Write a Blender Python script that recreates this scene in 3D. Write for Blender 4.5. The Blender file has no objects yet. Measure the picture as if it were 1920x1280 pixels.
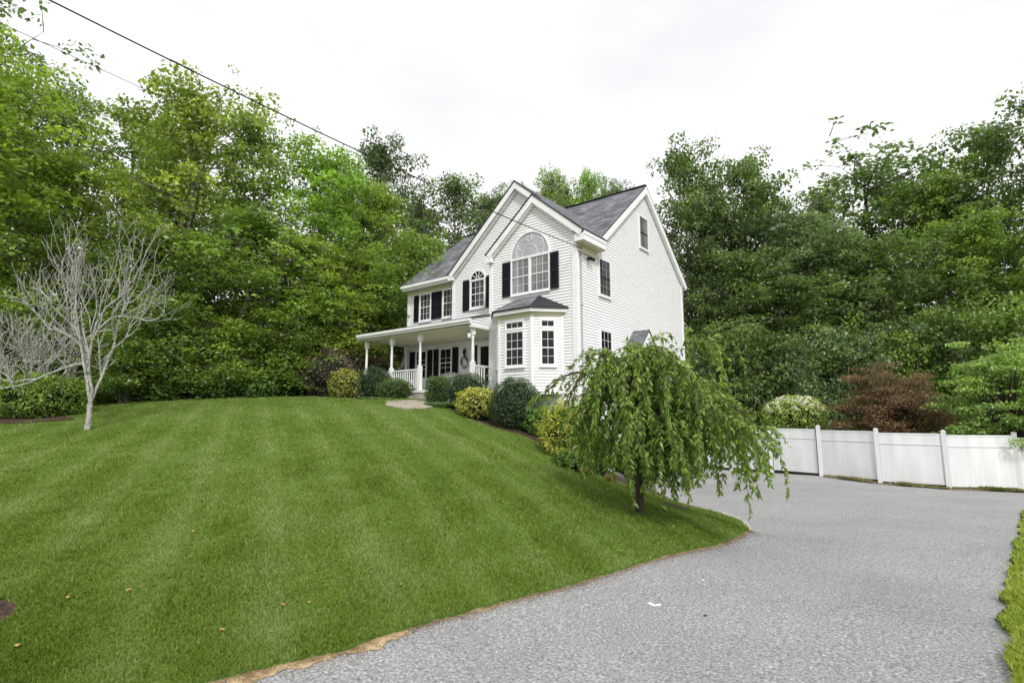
import bpy, math, random
import numpy as np
from mathutils import Vector, Matrix
from mathutils.geometry import delaunay_2d_cdt
random.seed(7)
S = bpy.context.scene
COL = S.collection
PI = math.pi
R = math.radians
EYE = 1.65
PITCH = 0.1402
FOC = 994.73                      # focal length in pixels of the 1920 px wide photograph

# ------------------------------------------------------------------ object helpers
def tag(o, label=None, cat=None, group=None, kind=None):
    if label: o['label'] = label
    if cat: o['category'] = cat
    if group: o['group'] = group
    if kind: o['kind'] = kind
    return o

def empty(name, loc=(0, 0, 0), rz=0.0):
    o = bpy.data.objects.new(name, None)
    COL.objects.link(o); o.location = loc; o.rotation_euler = (0, 0, rz)
    o.empty_display_size = 0.3
    return o

def link(name, me, parent=None):
    o = bpy.data.objects.new(name, me)
    COL.objects.link(o)
    if parent: o.parent = parent
    return o

def np_mesh(name, verts, faces, mats, tint=None, smooth=False, mi=None):
    """verts (n,3); faces (m,k) all of one size k"""
    me = bpy.data.meshes.new(name)
    verts = np.ascontiguousarray(verts, dtype=np.float32)
    faces = np.ascontiguousarray(faces, dtype=np.int32)
    m, k = faces.shape
    me.vertices.add(len(verts)); me.vertices.foreach_set('co', verts.ravel())
    me.loops.add(m * k); me.loops.foreach_set('vertex_index', faces.ravel())
    me.polygons.add(m)
    me.polygons.foreach_set('loop_start', np.arange(0, m * k, k, dtype=np.int32))
    if mi is not None: me.polygons.foreach_set('material_index', np.asarray(mi, dtype=np.int32))
    if smooth: me.polygons.foreach_set('use_smooth', np.ones(m, dtype=bool))
    if tint is not None:
        a = me.attributes.new('tint', 'FLOAT', 'POINT')
        a.data.foreach_set('value', np.asarray(tint, dtype=np.float32))
    for x in (mats if isinstance(mats, (list, tuple)) else [mats]): me.materials.append(x)
    me.update(calc_edges=True); me.validate()
    return me

class MB:
    """collects faces in a local wall frame: x along the wall, d outwards, z up"""
    def __init__(self, o=(0, 0), dx=(1, 0), n=(0, -1)):
        self.o, self.dx, self.n = o, dx, n
        self.v, self.f, self.m, self.uv, self.sm = [], [], [], [], []
        self.mats = []
    def P(self, x, d, z):
        return (self.o[0] + self.dx[0] * x + self.n[0] * d, self.o[1] + self.dx[1] * x + self.n[1] * d, z)
    def mat(self, m):
        if m not in self.mats: self.mats.append(m)
        return self.mats.index(m)
    def face(self, pts, m, uv=None, smooth=False):
        i = len(self.v); self.v += [tuple(p) for p in pts]
        self.f.append(tuple(range(i, i + len(pts)))); self.m.append(self.mat(m)); self.uv.append(uv); self.sm.append(smooth)
    def box(self, x0, x1, d0, d1, z0, z1, m):
        P = self.P
        p = [P(x0, d0, z0), P(x1, d0, z0), P(x1, d1, z0), P(x0, d1, z0), P(x0, d0, z1), P(x1, d0, z1), P(x1, d1, z1), P(x0, d1, z1)]
        i = len(self.v); self.v += p
        for q in ((0, 1, 2, 3), (4, 7, 6, 5), (0, 4, 5, 1), (1, 5, 6, 2), (2, 6, 7, 3), (3, 7, 4, 0)):
            self.f.append(tuple(i + k for k in q)); self.m.append(self.mat(m)); self.uv.append(None); self.sm.append(False)
    def prism(self, poly, d0, d1, m):
        """poly in (x,z)"""
        n = len(poly); a = [self.P(x, d1, z) for x, z in poly]; b = [self.P(x, d0, z) for x, z in poly]
        self.face(a, m); self.face(b[::-1], m)
        for k in range(n):
            j = (k + 1) % n; self.face([a[k], b[k], b[j], a[j]], m)
    def slab(self, pts, t, m, medge=None):
        """roof slab: 3D polygon on top, thickness t downwards; UV in metres along/up slope"""
        nrm = (Vector(pts[1]) - Vector(pts[0])).cross(Vector(pts[2]) - Vector(pts[0])).normalized()
        if nrm.z < 0: nrm = -nrm; pts = pts[::-1]
        up = (Vector((0, 0, 1)) - nrm * nrm.z).normalized(); al = up.cross(nrm)
        uv = [(Vector(p).dot(al), Vector(p).dot(up)) for p in pts]
        self.face(pts, m, uv)
        lo = [Vector(p) - nrm * t for p in pts]
        self.face([tuple(p) for p in lo[::-1]], medge or m)
        n = len(pts)
        for k in range(n):
            j = (k + 1) % n; self.face([pts[k], lo[k], lo[j], pts[j]], medge or m)
    def beam(self, p0, p1, w, h, m, up=(0, 0, 1)):
        a, b = Vector(p0), Vector(p1); d = (b - a).normalized(); s = d.cross(Vector(up)).normalized(); u = s.cross(d)
        p = []
        for q in (a, b):
            for (i, j) in ((-1, -1), (1, -1), (1, 1), (-1, 1)): p.append(tuple(q + s * (i * w / 2) + u * (j * h / 2)))
        i = len(self.v); self.v += p
        for q in ((3, 2, 1, 0), (4, 5, 6, 7), (0, 1, 5, 4), (1, 2, 6, 5), (2, 3, 7, 6), (3, 0, 4, 7)):
            self.f.append(tuple(i + k for k in q)); self.m.append(self.mat(m)); self.uv.append(None); self.sm.append(False)
    def tube(self, pts, rad, m, sides=8, cap=True):
        v, f = tube_arrays(pts, rad, sides)
        i = len(self.v); self.v += [tuple(x) for x in v]
        for q in f: self.f.append(tuple(int(i + k) for k in q)); self.m.append(self.mat(m)); self.uv.append(None); self.sm.append(True)
        if cap:
            for off in (0, len(v) - sides):
                self.f.append(tuple(i + off + k for k in range(sides))); self.m.append(self.mat(m)); self.uv.append(None); self.sm.append(False)
    def build(self, name, parent=None):
        me = bpy.data.meshes.new(name)
        me.from_pydata(self.v, [], self.f)
        for m in self.mats: me.materials.append(m)
        me.polygons.foreach_set('material_index', self.m)
        me.polygons.foreach_set('use_smooth', self.sm)
        if any(u is not None for u in self.uv):
            l = me.uv_layers.new(name='UVMap'); k = 0
            for f, u in zip(self.f, self.uv):
                for j in range(len(f)):
                    l.data[k].uv = u[j] if u else (0, 0); k += 1
        me.update()
        return link(name, me, parent)

def tube_arrays(pts, rad, sides):
    pts = np.asarray(pts, float); n = len(pts)
    rad = np.broadcast_to(np.asarray(rad, float), (n,))
    t = np.gradient(pts, axis=0); t /= np.linalg.norm(t, axis=1)[:, None] + 1e-9
    ref = np.where(np.abs(t[:, 2:3]) > 0.92, np.array([[1., 0, 0]]), np.array([[0., 0, 1]]))
    s = np.cross(t, ref); s /= np.linalg.norm(s, axis=1)[:, None] + 1e-9
    for i in range(1, n):
        q = s[i - 1] - t[i] * s[i - 1].dot(t[i]); l = np.linalg.norm(q)
        if l > 1e-6: s[i] = q / l
    u = np.cross(s, t)
    a = np.arange(sides) * 2 * PI / sides
    v = pts[:, None] + rad[:, None, None] * (np.cos(a)[None, :, None] * s[:, None] + np.sin(a)[None, :, None] * u[:, None])
    idx = np.arange(n * sides).reshape(n, sides)
    f = np.stack([idx[:-1], np.roll(idx[:-1], -1, 1), np.roll(idx[1:], -1, 1), idx[1:]], -1).reshape(-1, 4)
    return v.reshape(-1, 3), f

class Tubes:
    def __init__(self): self.v, self.f, self.n = [], [], 0
    def add(self, pts, rad, sides=6):
        v, f = tube_arrays(pts, rad, sides); self.v.append(v); self.f.append(f + self.n); self.n += len(v)
    def mesh(self, name, mat): return np_mesh(name, np.concatenate(self.v), np.concatenate(self.f), mat, smooth=True)

# ------------------------------------------------------------------ materials
def new_mat(name):
    m = bpy.data.materials.new(name); m.use_nodes = True
    nt = m.node_tree; b = nt.nodes['Principled BSDF']
    return m, nt, b
def N(nt, t, **k):
    n = nt.nodes.new(t)
    for a, v in k.items():
        if a.startswith('_'): setattr(n, a[1:], v)
        else: n.inputs[a.replace('__', ' ')].default_value = v
    return n
def ramp(nt, stops, fac):
    r = nt.nodes.new('ShaderNodeValToRGB'); e = r.color_ramp.elements
    e[0].position, e[0].color = stops[0][0], (*stops[0][1], 1); e[1].position, e[1].color = stops[-1][0], (*stops[-1][1], 1)
    for p, c in stops[1:-1]:
        x = e.new(p); x.color = (*c, 1)
    nt.links.new(fac, r.inputs['Fac']); return r
def noise_mat(name, c0, c1, scale=3, rough=.7, detail=6, bump=0, bscale=None, spec=.3, lo=.35, hi=.65, stretch=None, extra=None):
    m, nt, b = new_mat(name)
    tc = N(nt, 'ShaderNodeTexCoord'); src = tc.outputs['Object']
    if stretch:
        mp = N(nt, 'ShaderNodeMapping'); mp.inputs['Scale'].default_value = stretch; nt.links.new(src, mp.inputs['Vector']); src = mp.outputs[0]
    n = N(nt, 'ShaderNodeTexNoise', Scale=scale, Detail=detail); nt.links.new(src, n.inputs['Vector'])
    r = ramp(nt, [(lo, c0), (hi, c1)], n.outputs['Fac'])
    nt.links.new(r.outputs[0], b.inputs['Base Color'])
    b.inputs['Roughness'].default_value = rough; b.inputs['Specular IOR Level'].default_value = spec
    if bump:
        n2 = N(nt, 'ShaderNodeTexNoise', Scale=bscale or scale * 4, Detail=4); nt.links.new(src, n2.inputs['Vector'])
        bp = N(nt, 'ShaderNodeBump', Strength=bump, Distance=.02); nt.links.new(n2.outputs['Fac'], bp.inputs['Height']); nt.links.new(bp.outputs[0], b.inputs['Normal'])
    return m

M_SIDING = noise_mat('siding_white', (.84, .84, .845), (.90, .90, .90), 1.2, .55, bump=.06, bscale=30, stretch=(1, 1, 4))
M_LAPSHADE = noise_mat('siding_lap_shade', (.36, .36, .37), (.44, .44, .45), 2, .8)  # grey that paints the shade under each clapboard lap
M_TRIM = noise_mat('trim_white', (.82, .82, .83), (.88, .88, .88), 2, .45, bump=.03, bscale=15)
M_CREAM = noise_mat('soffit_cream', (.62, .59, .40), (.68, .65, .47), 1.5, .6)
M_BLACK = noise_mat('shutter_black', (.008, .009, .014), (.014, .015, .022), 6, .5, spec=.25)
M_WIRE = noise_mat('cable_black', (.01, .01, .012), (.02, .02, .02), 6, .6)
M_GREYMETAL = noise_mat('service_metal', (.30, .31, .33), (.42, .43, .45), 8, .45)
M_CONC = noise_mat('concrete', (.36, .33, .30), (.46, .43, .39), 6, .85, bump=.3, bscale=60)
M_STONE = noise_mat('walk_stone', (.30, .26, .22), (.42, .37, .31), 4, .85, bump=.3, bscale=40)
M_VINYL = noise_mat('fence_vinyl', (.66, .67, .68), (.78, .79, .80), 2.6, .45, bump=.04, bscale=8, stretch=(1, 1, .15))
M_VSHADE = noise_mat('fence_shade_strip', (.16, .16, .17), (.24, .24, .25), 4, .8)
M_BARK = noise_mat('bark_grey_brown', (.06, .052, .042), (.24, .215, .18), 6, .9, bump=.8, bscale=25, stretch=(1, 1, .25))
M_BARKDK = noise_mat('bark_dark', (.025, .019, .014), (.085, .062, .045), 14, .9, bump=.9, bscale=50, stretch=(1, 1, .25))
M_BARKPALE = noise_mat('bark_pale_lichen', (.15, .148, .13), (.50, .49, .46), 16, .9, bump=.8, bscale=50, lo=.3, hi=.62)
M_SOIL = noise_mat('woodland_soil', (.018, .016, .010), (.05, .042, .025), 2.2, .95, bump=.6, bscale=20)
M_MULCH = noise_mat('brown_mulch', (.028, .018, .012), (.10, .062, .042), 26, .95, bump=1, bscale=80)
M_FOOT = noise_mat('leaf_litter', (.07, .05, .03), (.30, .23, .14), 14, .95, bump=.8, bscale=60)
M_SAND = noise_mat('edge_sand', (.30, .21, .11), (.58, .44, .27), 9, .95, bump=.5, bscale=90)
M_BRASS = noise_mat('lantern_metal', (.10, .09, .07), (.2, .18, .14), 8, .4)

def glass_mat(name, c, rough=.06, c2=None, spec=.6):
    m, nt, b = new_mat(name)
    tc = N(nt, 'ShaderNodeTexCoord'); n = N(nt, 'ShaderNodeTexNoise', Scale=1.3, Detail=2)
    mp = N(nt, 'ShaderNodeMapping'); mp.inputs['Scale'].default_value = (1.6, 1.6, .35)
    nt.links.new(tc.outputs['Object'], mp.inputs[0]); nt.links.new(mp.outputs[0], n.inputs['Vector'])
    r = ramp(nt, [(.38, c), (.62, c2 or tuple(x * 2.2 for x in c))], n.outputs['Fac']); nt.links.new(r.outputs[0], b.inputs['Base Color'])
    b.inputs['Roughness'].default_value = rough; b.inputs['Specular IOR Level'].default_value = spec
    w = N(nt, 'ShaderNodeTexNoise', Scale=2.0, Detail=1); nt.links.new(tc.outputs['Object'], w.inputs['Vector'])
    bp = N(nt, 'ShaderNodeBump', Strength=.10, Distance=.05); nt.links.new(w.outputs['Fac'], bp.inputs['Height']); nt.links.new(bp.outputs[0], b.inputs['Normal'])
    return m
M_GLASS = glass_mat('window_glass_dark', (.006, .007, .009), spec=.32)
M_GLASSHALF = glass_mat('glass_reflection_curtain_tint', (.010, .011, .013), c2=(.085, .09, .10), spec=.5)  # pale patches in the colour stand for reflections and half-drawn curtains
M_GLASSUP = glass_mat('window_glass_curtained', (.10, .105, .11), c2=(.26, .27, .28))
M_GLASSARCH = glass_mat('arch_glass_pale', (.34, .35, .38), c2=(.42, .43, .46))

def shingle_mat():
    m, nt, b = new_mat('roof_shingle_grey')
    uv = N(nt, 'ShaderNodeUVMap'); br = N(nt, 'ShaderNodeTexBrick')
    br.inputs['Scale'].default_value = 1; br.inputs['Brick Width'].default_value = .33; br.inputs['Row Height'].default_value = .145
    br.inputs['Mortar Size'].default_value = .006; br.inputs['Bias'].default_value = 0
    br.inputs['Color1'].default_value = (.105, .107, .114, 1); br.inputs['Color2'].default_value = (.205, .208, .218, 1); br.inputs['Mortar'].default_value = (.035, .035, .04, 1)
    nt.links.new(uv.outputs[0], br.inputs['Vector'])
    n = N(nt, 'ShaderNodeTexNoise', Scale=1.4, Detail=7); nt.links.new(uv.outputs[0], n.inputs['Vector'])
    r = ramp(nt, [(.3, (.6, .6, .62)), (.7, (1.35, 1.35, 1.4))], n.outputs['Fac'])
    mx = N(nt, 'ShaderNodeMix', _data_type='RGBA', _blend_type='MULTIPLY'); mx.inputs[0].default_value = 1
    nt.links.new(br.outputs['Color'], mx.inputs[6]); nt.links.new(r.outputs[0], mx.inputs[7]); nt.links.new(mx.outputs[2], b.inputs['Base Color'])
    b.inputs['Roughness'].default_value = .85; b.inputs['Specular IOR Level'].default_value = .25
    bp = N(nt, 'ShaderNodeBump', Strength=.6, Distance=.02); nt.links.new(br.outputs['Fac'], bp.inputs['Height']); bp.invert = True; nt.links.new(bp.outputs[0], b.inputs['Normal'])
    return m
M_SHINGLE = shingle_mat()
M_DRIP = noise_mat('roof_edge_dark', (.03, .03, .035), (.05, .05, .055), 5, .7)

def leaf_mat(name, base=None, rough=.42, trans=.38, stops=None):
    """colour = object colour (or base) varied by the per-leaf 'tint' attribute"""
    m, nt, b = new_mat(name)
    if base is None:
        oi = N(nt, 'ShaderNodeObjectInfo'); c = oi.outputs['Color']
    else:
        rgb = N(nt, 'ShaderNodeRGB'); rgb.outputs[0].default_value = (*base, 1); c = rgb.outputs[0]
    at = N(nt, 'ShaderNodeAttribute', _attribute_name='tint')
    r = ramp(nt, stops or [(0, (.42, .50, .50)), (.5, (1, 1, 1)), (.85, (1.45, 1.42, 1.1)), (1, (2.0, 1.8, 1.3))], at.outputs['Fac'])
    mx = N(nt, 'ShaderNodeMix', _data_type='RGBA', _blend_type='MULTIPLY'); mx.inputs[0].default_value = 1
    nt.links.new(c, mx.inputs[6]); nt.links.new(r.outputs[0], mx.inputs[7])
    nt.links.new(mx.outputs[2], b.inputs['Base Color'])
    b.inputs['Roughness'].default_value = rough; b.inputs['Specular IOR Level'].default_value = .6
    tr = N(nt, 'ShaderNodeBsdfTranslucent')
    g = N(nt, 'ShaderNodeMix', _data_type='RGBA', _blend_type='MULTIPLY'); g.inputs[0].default_value = 1; g.inputs[7].default_value = (1.35, 1.5, .85, 1)
    nt.links.new(mx.outputs[2], g.inputs[6]); nt.links.new(g.outputs[2], tr.inputs['Color'])
    ms = N(nt, 'ShaderNodeMixShader'); ms.inputs[0].default_value = trans
    nt.links.new(b.outputs[0], ms.inputs[1]); nt.links.new(tr.outputs[0], ms.inputs[2]); nt.links.new(ms.outputs[0], nt.nodes['Material Output'].inputs[0])
    return m
M_LEAF = leaf_mat('leaf')
M_GRASS = leaf_mat('grass_blade', None, .65, .35, [(0, (.62, .66, .22)), (.4, (1, 1, .75)), (.95, (1.55, 1.34, 2.9)), (1, (1.9, 1.7, 1.1))])
M_CORE = noise_mat('added_shrub_core', (.006, .010, .004), (.016, .026, .008), 6, .95)
M_PETAL = noise_mat('cream_petal', (.62, .60, .42), (.80, .79, .66), 8, .7)

def lawn_mat():
    m, nt, b = new_mat('lawn_turf')
    tc = N(nt, 'ShaderNodeTexCoord')
    at = N(nt, 'ShaderNodeAttribute', _attribute_name='tint')
    n = N(nt, 'ShaderNodeTexNoise', Scale=28, Detail=8); nt.links.new(tc.outputs['Object'], n.inputs['Vector'])
    r = ramp(nt, [(.25, (.055, .10, .015)), (.5, (.10, .165, .03)), (.75, (.155, .235, .055))], n.outputs['Fac'])
    r2 = ramp(nt, [(0, (.80, .90, .70)), (1, (1.3, 1.12, 1.45))], at.outputs['Fac'])
    mx = N(nt, 'ShaderNodeMix', _data_type='RGBA', _blend_type='MULTIPLY'); mx.inputs[0].default_value = 1
    nt.links.new(r.outputs[0], mx.inputs[6]); nt.links.new(r2.outputs[0], mx.inputs[7]); nt.links.new(mx.outputs[2], b.inputs['Base Color'])
    b.inputs['Roughness'].default_value = .9; b.inputs['Specular IOR Level'].default_value = .15
    n3 = N(nt, 'ShaderNodeTexNoise', Scale=60, Detail=4); nt.links.new(tc.outputs['Object'], n3.inputs['Vector'])
    bp = N(nt, 'ShaderNodeBump', Strength=.9, Distance=.03); nt.links.new(n3.outputs['Fac'], bp.inputs['Height']); nt.links.new(bp.outputs[0], b.inputs['Normal'])
    return m
M_LAWN = lawn_mat()

def asphalt_mat():
    m, nt, b = new_mat('worn_grey_asphalt')
    tc = N(nt, 'ShaderNodeTexCoord'); O = tc.outputs['Object']
    v = N(nt, 'ShaderNodeTexVoronoi', Scale=75); nt.links.new(O, v.inputs['Vector'])
    n1 = N(nt, 'ShaderNodeTexNoise', Scale=42, Detail=6, Roughness=.7); nt.links.new(O, n1.inputs['Vector'])
    n2 = N(nt, 'ShaderNodeTexNoise', Scale=.6, Detail=9, Roughness=.62); nt.links.new(O, n2.inputs['Vector'])
    r1 = ramp(nt, [(.33, (.08, .08, .083)), (.43, (.25, .25, .257)), (.56, (.35, .35, .357)), (.67, (.66, .66, .67))], n1.outputs['Fac'])
    r2 = ramp(nt, [(.26, (.80, .80, .81)), (.42, (.96, .96, .96)), (.6, (1.05, 1.05, 1.05)), (.8, (1.12, 1.12, 1.11))], n2.outputs['Fac'])
    mx = N(nt, 'ShaderNodeMix', _data_type='RGBA', _blend_type='MULTIPLY'); mx.inputs[0].default_value = 1
    nt.links.new(r1.outputs[0], mx.inputs[6]); nt.links.new(r2.outputs[0], mx.inputs[7])
    rs = ramp(nt, [(0, (.7, .7, .7)), (.5, (1, 1, 1)), (1, (1.25, 1.25, 1.25))], v.outputs['Color'])
    m2 = N(nt, 'ShaderNodeMix', _data_type='RGBA', _blend_type='MULTIPLY'); m2.inputs[0].default_value = .8
    nt.links.new(mx.outputs[2], m2.inputs[6]); nt.links.new(rs.outputs[0], m2.inputs[7])
    nt.links.new(m2.outputs[2], b.inputs['Base Color'])
    b.inputs['Roughness'].default_value = .85; b.inputs['Specular IOR Level'].default_value = .3
    bp = N(nt, 'ShaderNodeBump', Strength=.9, Distance=.012); nt.links.new(n1.outputs['Fac'], bp.inputs['Height'])
    bp2 = N(nt, 'ShaderNodeBump', Strength=.7, Distance=.008); nt.links.new(v.outputs['Distance'], bp2.inputs['Height']); nt.links.new(bp.outputs[0], bp2.inputs['Normal'])
    nt.links.new(bp2.outputs[0], b.inputs['Normal'])
    return m
M_ASPH = asphalt_mat()

# ------------------------------------------------------------------ terrain
def dz(y): return -.035 * y
A = [(-2.02, 3.88), (-1.32, 4.4), (-.77, 5.08), (0, 5.83), (.87, 6.52), (3.12, 8.52), (4.28, 9.95), (0, 0), (4, 0), (8, 4), (3, 3), (3, 6), (7, 8), (10, 12), (6, 14),
     (5, 18), (9, 17), (4.6, 12), (4.1, 14), (-3.2, 3.2), (12, 6), (14, 14), (16.7, 18), (-6, 0), (0, -6), (10, -5)]
A = [(x, y, dz(y)) for x, y in A]
A += [(-4, 4, .10), (-6, 6, .36), (-8, 8, .62), (-9, 11, .95), (-12, 14.5, 1.3), (-8, 14.5, 1.42), (-4, 8, .60), (-2, 6, .20), (0, 8, .22), (-2, 10, .78), (0, 12, .80),
      (-4, 14, 1.45), (-3, 18, 2.0), (-.5, 17, 1.36), (1.5, 15.5, .65), (2.2, 9.5, -.01), (3.2, 10.6, -.16), (1.2, 10.5, .30), (2.6, 13, .08), (-6, 20, 2.25), (-3.6,20.6,2.3), (-6.5,23,2.4), (-.6,19.4,1.7), (-10, 22, 2.4),
      (-14, 22, 2.3), (-5, 24, 2.4), (-16, 28, 2.6), (-8, 28, 2.7), (-20, 20, 1.9), (-20, 12, 1.0), (-12, 6, .4), (2.3, 17.8, .45), (1.2, 16.6, 1.0), (2.0, 15.4, .32), (-.3, 17.2, 1.42), (.6, 17.6, 1.25), (1.9, 12.6, .25), (1.0, 14, .62), (1.6, 14.3, .42), (3.4,18.6,-.35), (.5, 18.8, 1.32), (1.5, 18.1, .98), (8.5, 25.9, -.62), (5.5, 22, -.5),
      (12, 21.1, -.58), (13.1, 19.4, -.66), (14.6, 18.2, -.70), (16.75, 17.97, -.86), (14, 26, -.5), (20, 26, -.7), (25, 18, -.9), (15, 34, -.1), (5, 38, 1.6), (25, 40, 0),
      (-5, 40, 2.8), (-30, 35, 2.8), (-35, 10, 1.2), (60, 0, -1), (60, 60, 0), (0, 90, 3), (-60, 60, 3.5), (-60, 0, 1), (0, -40, 0), (50, 120, 2), (-50, 130, 4), (120, 30, 0), (-120, 30, 3), (-80, -50, 0), (90, -50, 0)]
A = np.array(A, float)
def _phi(r): return np.sqrt(r*r+1.2)
_n = len(A)
_K = _phi(np.linalg.norm(A[:, None, :2] - A[None, :, :2], axis=2)) - .05 * np.eye(_n)
_Pm = np.c_[np.ones(_n), A[:, :2]]
_W = np.linalg.solve(np.block([[_K, _Pm], [_Pm.T, np.zeros((3, 3))]]), np.r_[A[:, 2], 0, 0, 0])
def h(x, y):
    x = np.atleast_1d(np.asarray(x, float)); y = np.atleast_1d(np.asarray(y, float)); out = np.empty(x.shape)
    xf, yf, of = x.ravel(), y.ravel(), out.ravel()
    for s in range(0, len(xf), 20000):
        xx, yy = xf[s:s + 20000], yf[s:s + 20000]
        d = np.sqrt((xx[:, None] - A[None, :, 0]) ** 2 + (yy[:, None] - A[None, :, 1]) ** 2 + 1.2)
        of[s:s + 20000] = d @ _W[:_n] + _W[_n] + xx * _W[_n + 1] + yy * _W[_n + 2]
    return of.reshape(x.shape)
def h1(x, y): return float(h(x, y)[0])
CP, SP = math.cos(PITCH), math.sin(PITCH)
def ray(px, py):
    x = (px - 960) / FOC; k = -(py - 640) / FOC
    return np.array([x, CP - k * SP, SP + k * CP])
def aty(px, py, Y):
    d = ray(px, py); return d * (Y / d[1]) + np.array([0, 0, EYE])
def ongr(px, py):
    """where the line of sight through a photo pixel meets the terrain"""
    d = ray(px, py); t = 2.0
    while t < 80:
        p = d * t + np.array([0, 0, EYE])
        if p[2] < h1(p[0], p[1]): break
        t += .05
    return p[0], p[1]
def topz(px, py, Y): return float(aty(px, py, Y)[2])

def terrain_grid(polys):
    xs = np.unique(np.r_[np.linspace(-160, -30, 20), np.linspace(-30, 30, 121), np.linspace(30, 160, 20)])
    ys = np.unique(np.r_[np.linspace(-60, -6, 10), np.linspace(-6, 44, 101), np.linspace(44, 240, 24)])
    X, Y = np.meshgrid(xs, ys); Z = h(X, Y) - .05
    for q in polys: Z = np.where(inside(q, X, Y), Z - .30, Z)
    v = np.stack([X, Y, Z], -1).reshape(-1, 3); idx = np.arange(len(v)).reshape(X.shape)
    f = np.stack([idx[:-1, :-1], idx[:-1, 1:], idx[1:, 1:], idx[1:, :-1]], -1).reshape(-1, 4)
    return np_mesh('ground', v, f, M_SOIL, smooth=True)

def inside(poly, x, y):
    x = np.asarray(x); y = np.asarray(y); c = np.zeros(x.shape, bool); n = len(poly)
    for i in range(n):
        x0, y0 = poly[i]; x1, y1 = poly[(i + 1) % n]
        k = ((y0 > y) != (y1 > y)) & (x < (x1 - x0) * (y - y0) / ((y1 - y0) if y1 != y0 else 1e-9) + x0)
        c ^= k
    return c
def densify(poly, step, jit=0, seed=1, closed=True):
    rnd = random.Random(seed); out = []
    n = len(poly)
    for i in range(n if closed else n - 1):
        a, b = Vector(poly[i]), Vector(poly[(i + 1) % n]); k = max(1, int((b - a).length / step)); nn = Vector((-(b - a).y, (b - a).x)).normalized()
        for j in range(k):
            q = a.lerp(b, j / k) + nn * (rnd.uniform(-jit, jit)); out.append((q.x, q.y))
    if not closed: out.append(tuple(poly[-1]))
    return out
def sheet(name, poly, step, off, mat, skirt=.45, tintf=None, fine=None):
    n = len(poly); P = [Vector(p) for p in poly]; xs = [p[0] for p in poly]; ys = [p[1] for p in poly]
    gx, gy = np.meshgrid(np.arange(min(xs), max(xs), step), np.arange(min(ys), max(ys), step))
    gx = gx.ravel() + step * .13; gy = gy.ravel() + step * .17; k = inside(poly, gx, gy); P += [Vector((float(a), float(b))) for a, b in zip(gx[k], gy[k])]
    v, e, f, *_ = delaunay_2d_cdt(P, [(i, (i + 1) % n) for i in range(n)], [], 1, 1e-5)
    vx = np.array([p.x for p in v]); vy = np.array([p.y for p in v]); vz = h(vx, vy) + off
    verts = np.c_[vx, vy, vz]; F = np.array([t for t in f if len(t) == 3])
    # keep only faces whose centre is inside, then a skirt
    c = verts[F].mean(1); F = F[inside(poly, c[:, 0], c[:, 1])]
    b = np.array([(p[0], p[1]) for p in poly]); bz = h(b[:, 0], b[:, 1]) + off; n0 = len(verts)
    verts = np.r_[verts, np.c_[b, bz], np.c_[b, bz - skirt]]
    S2 = []
    for i in range(n):
        j = (i + 1) % n; S2 += [(n0 + i, n0 + n + i, n0 + n + j), (n0 + i, n0 + n + j, n0 + j)]
    F = np.r_[F, np.array(S2)]
    me = np_mesh(name, verts, F, mat, tint=tintf(verts[:, 0], verts[:, 1]) if tintf else None, smooth=False)
    return link(name, me)

EDGE = [(-6.5, 1.2), (-3.2, 3.0), (-2.14, 3.88), (-1.38, 4.42), (-.80, 5.07), (0, 5.83), (.87, 6.52), (1.9, 7.38), (3.12, 8.52), (3.8, 9.3), (4.28, 9.95)]
EDGE_D = densify(EDGE, .11, .016, 3, closed=False)
RIGHTSIDE = [(4.55, 10.9), (4.5, 12), (4.1, 13.3), (3.6, 14.8), (3.1, 16.2), (2.5, 17.6)]
BED = [(3.2, 13.0), (2.3, 13.2), (1.6, 14.2), (1.0, 15.2), (-.2, 16.1), (-1.4, 17.2), (-2.2, 18.4), (-3.0, 19.7), (-4.6, 21.4), (-6.2, 22.6), (-7.6, 24.2), (-9.2, 25.4)]
LAWN = EDGE_D + densify([(4.28, 9.95), (4.5, 10.9), (4.4, 12.0), (3.6, 12.7)] + BED + [(-12, 24.6), (-15.5, 22.2), (-17, 19.6), (-19, 17.5), (-24, 17), (-30, 14), (-30, 0), (-12, -2)], .5, .06, 5, closed=False)[1:]
DRIVE = [(-6.5, 1.0), (-3.2, 2.9)] + EDGE_D[34:] + [(4.6, 10.9), (4.5, 12), (4.3, 13.5), (4.15, 15), (3.95, 16.8), (3.5, 18.4), (3.35, 19.2), (8.6, 25.6), (9.7, 24.0), (10.85, 22.5), (12, 20.9), (13.0, 19.15), (14.45, 17.85), (16.5, 17.45), (19, 17.4), (15.2, 15.4)] + \
    densify([(11.1, 11.98), (9.6, 10.4), (7.76, 8.52), (5.7, 6.4), (4.5, 5.2), (4.2, 4.7), (3.75, 4.3), (3.45, 3.95), (2.9, 3.2), (2.4, 2.0), (2.2, -3)], .25, .05, 8, closed=False) + [(-6.5, -4)]
def fbm2(x, y, s=1.0, seed=0):
    r = np.random.default_rng(seed); o = np.zeros(np.shape(x)); a = 1
    for k in range(4):
        for j in range(3):
            th = r.uniform(0, PI * 2); f = s * (1.9 ** k) * r.uniform(.7, 1.3); o = o + a * np.sin((x * math.cos(th) + y * math.sin(th)) * f + r.uniform(0, 9))
        a *= .6
    return o / 4
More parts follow.
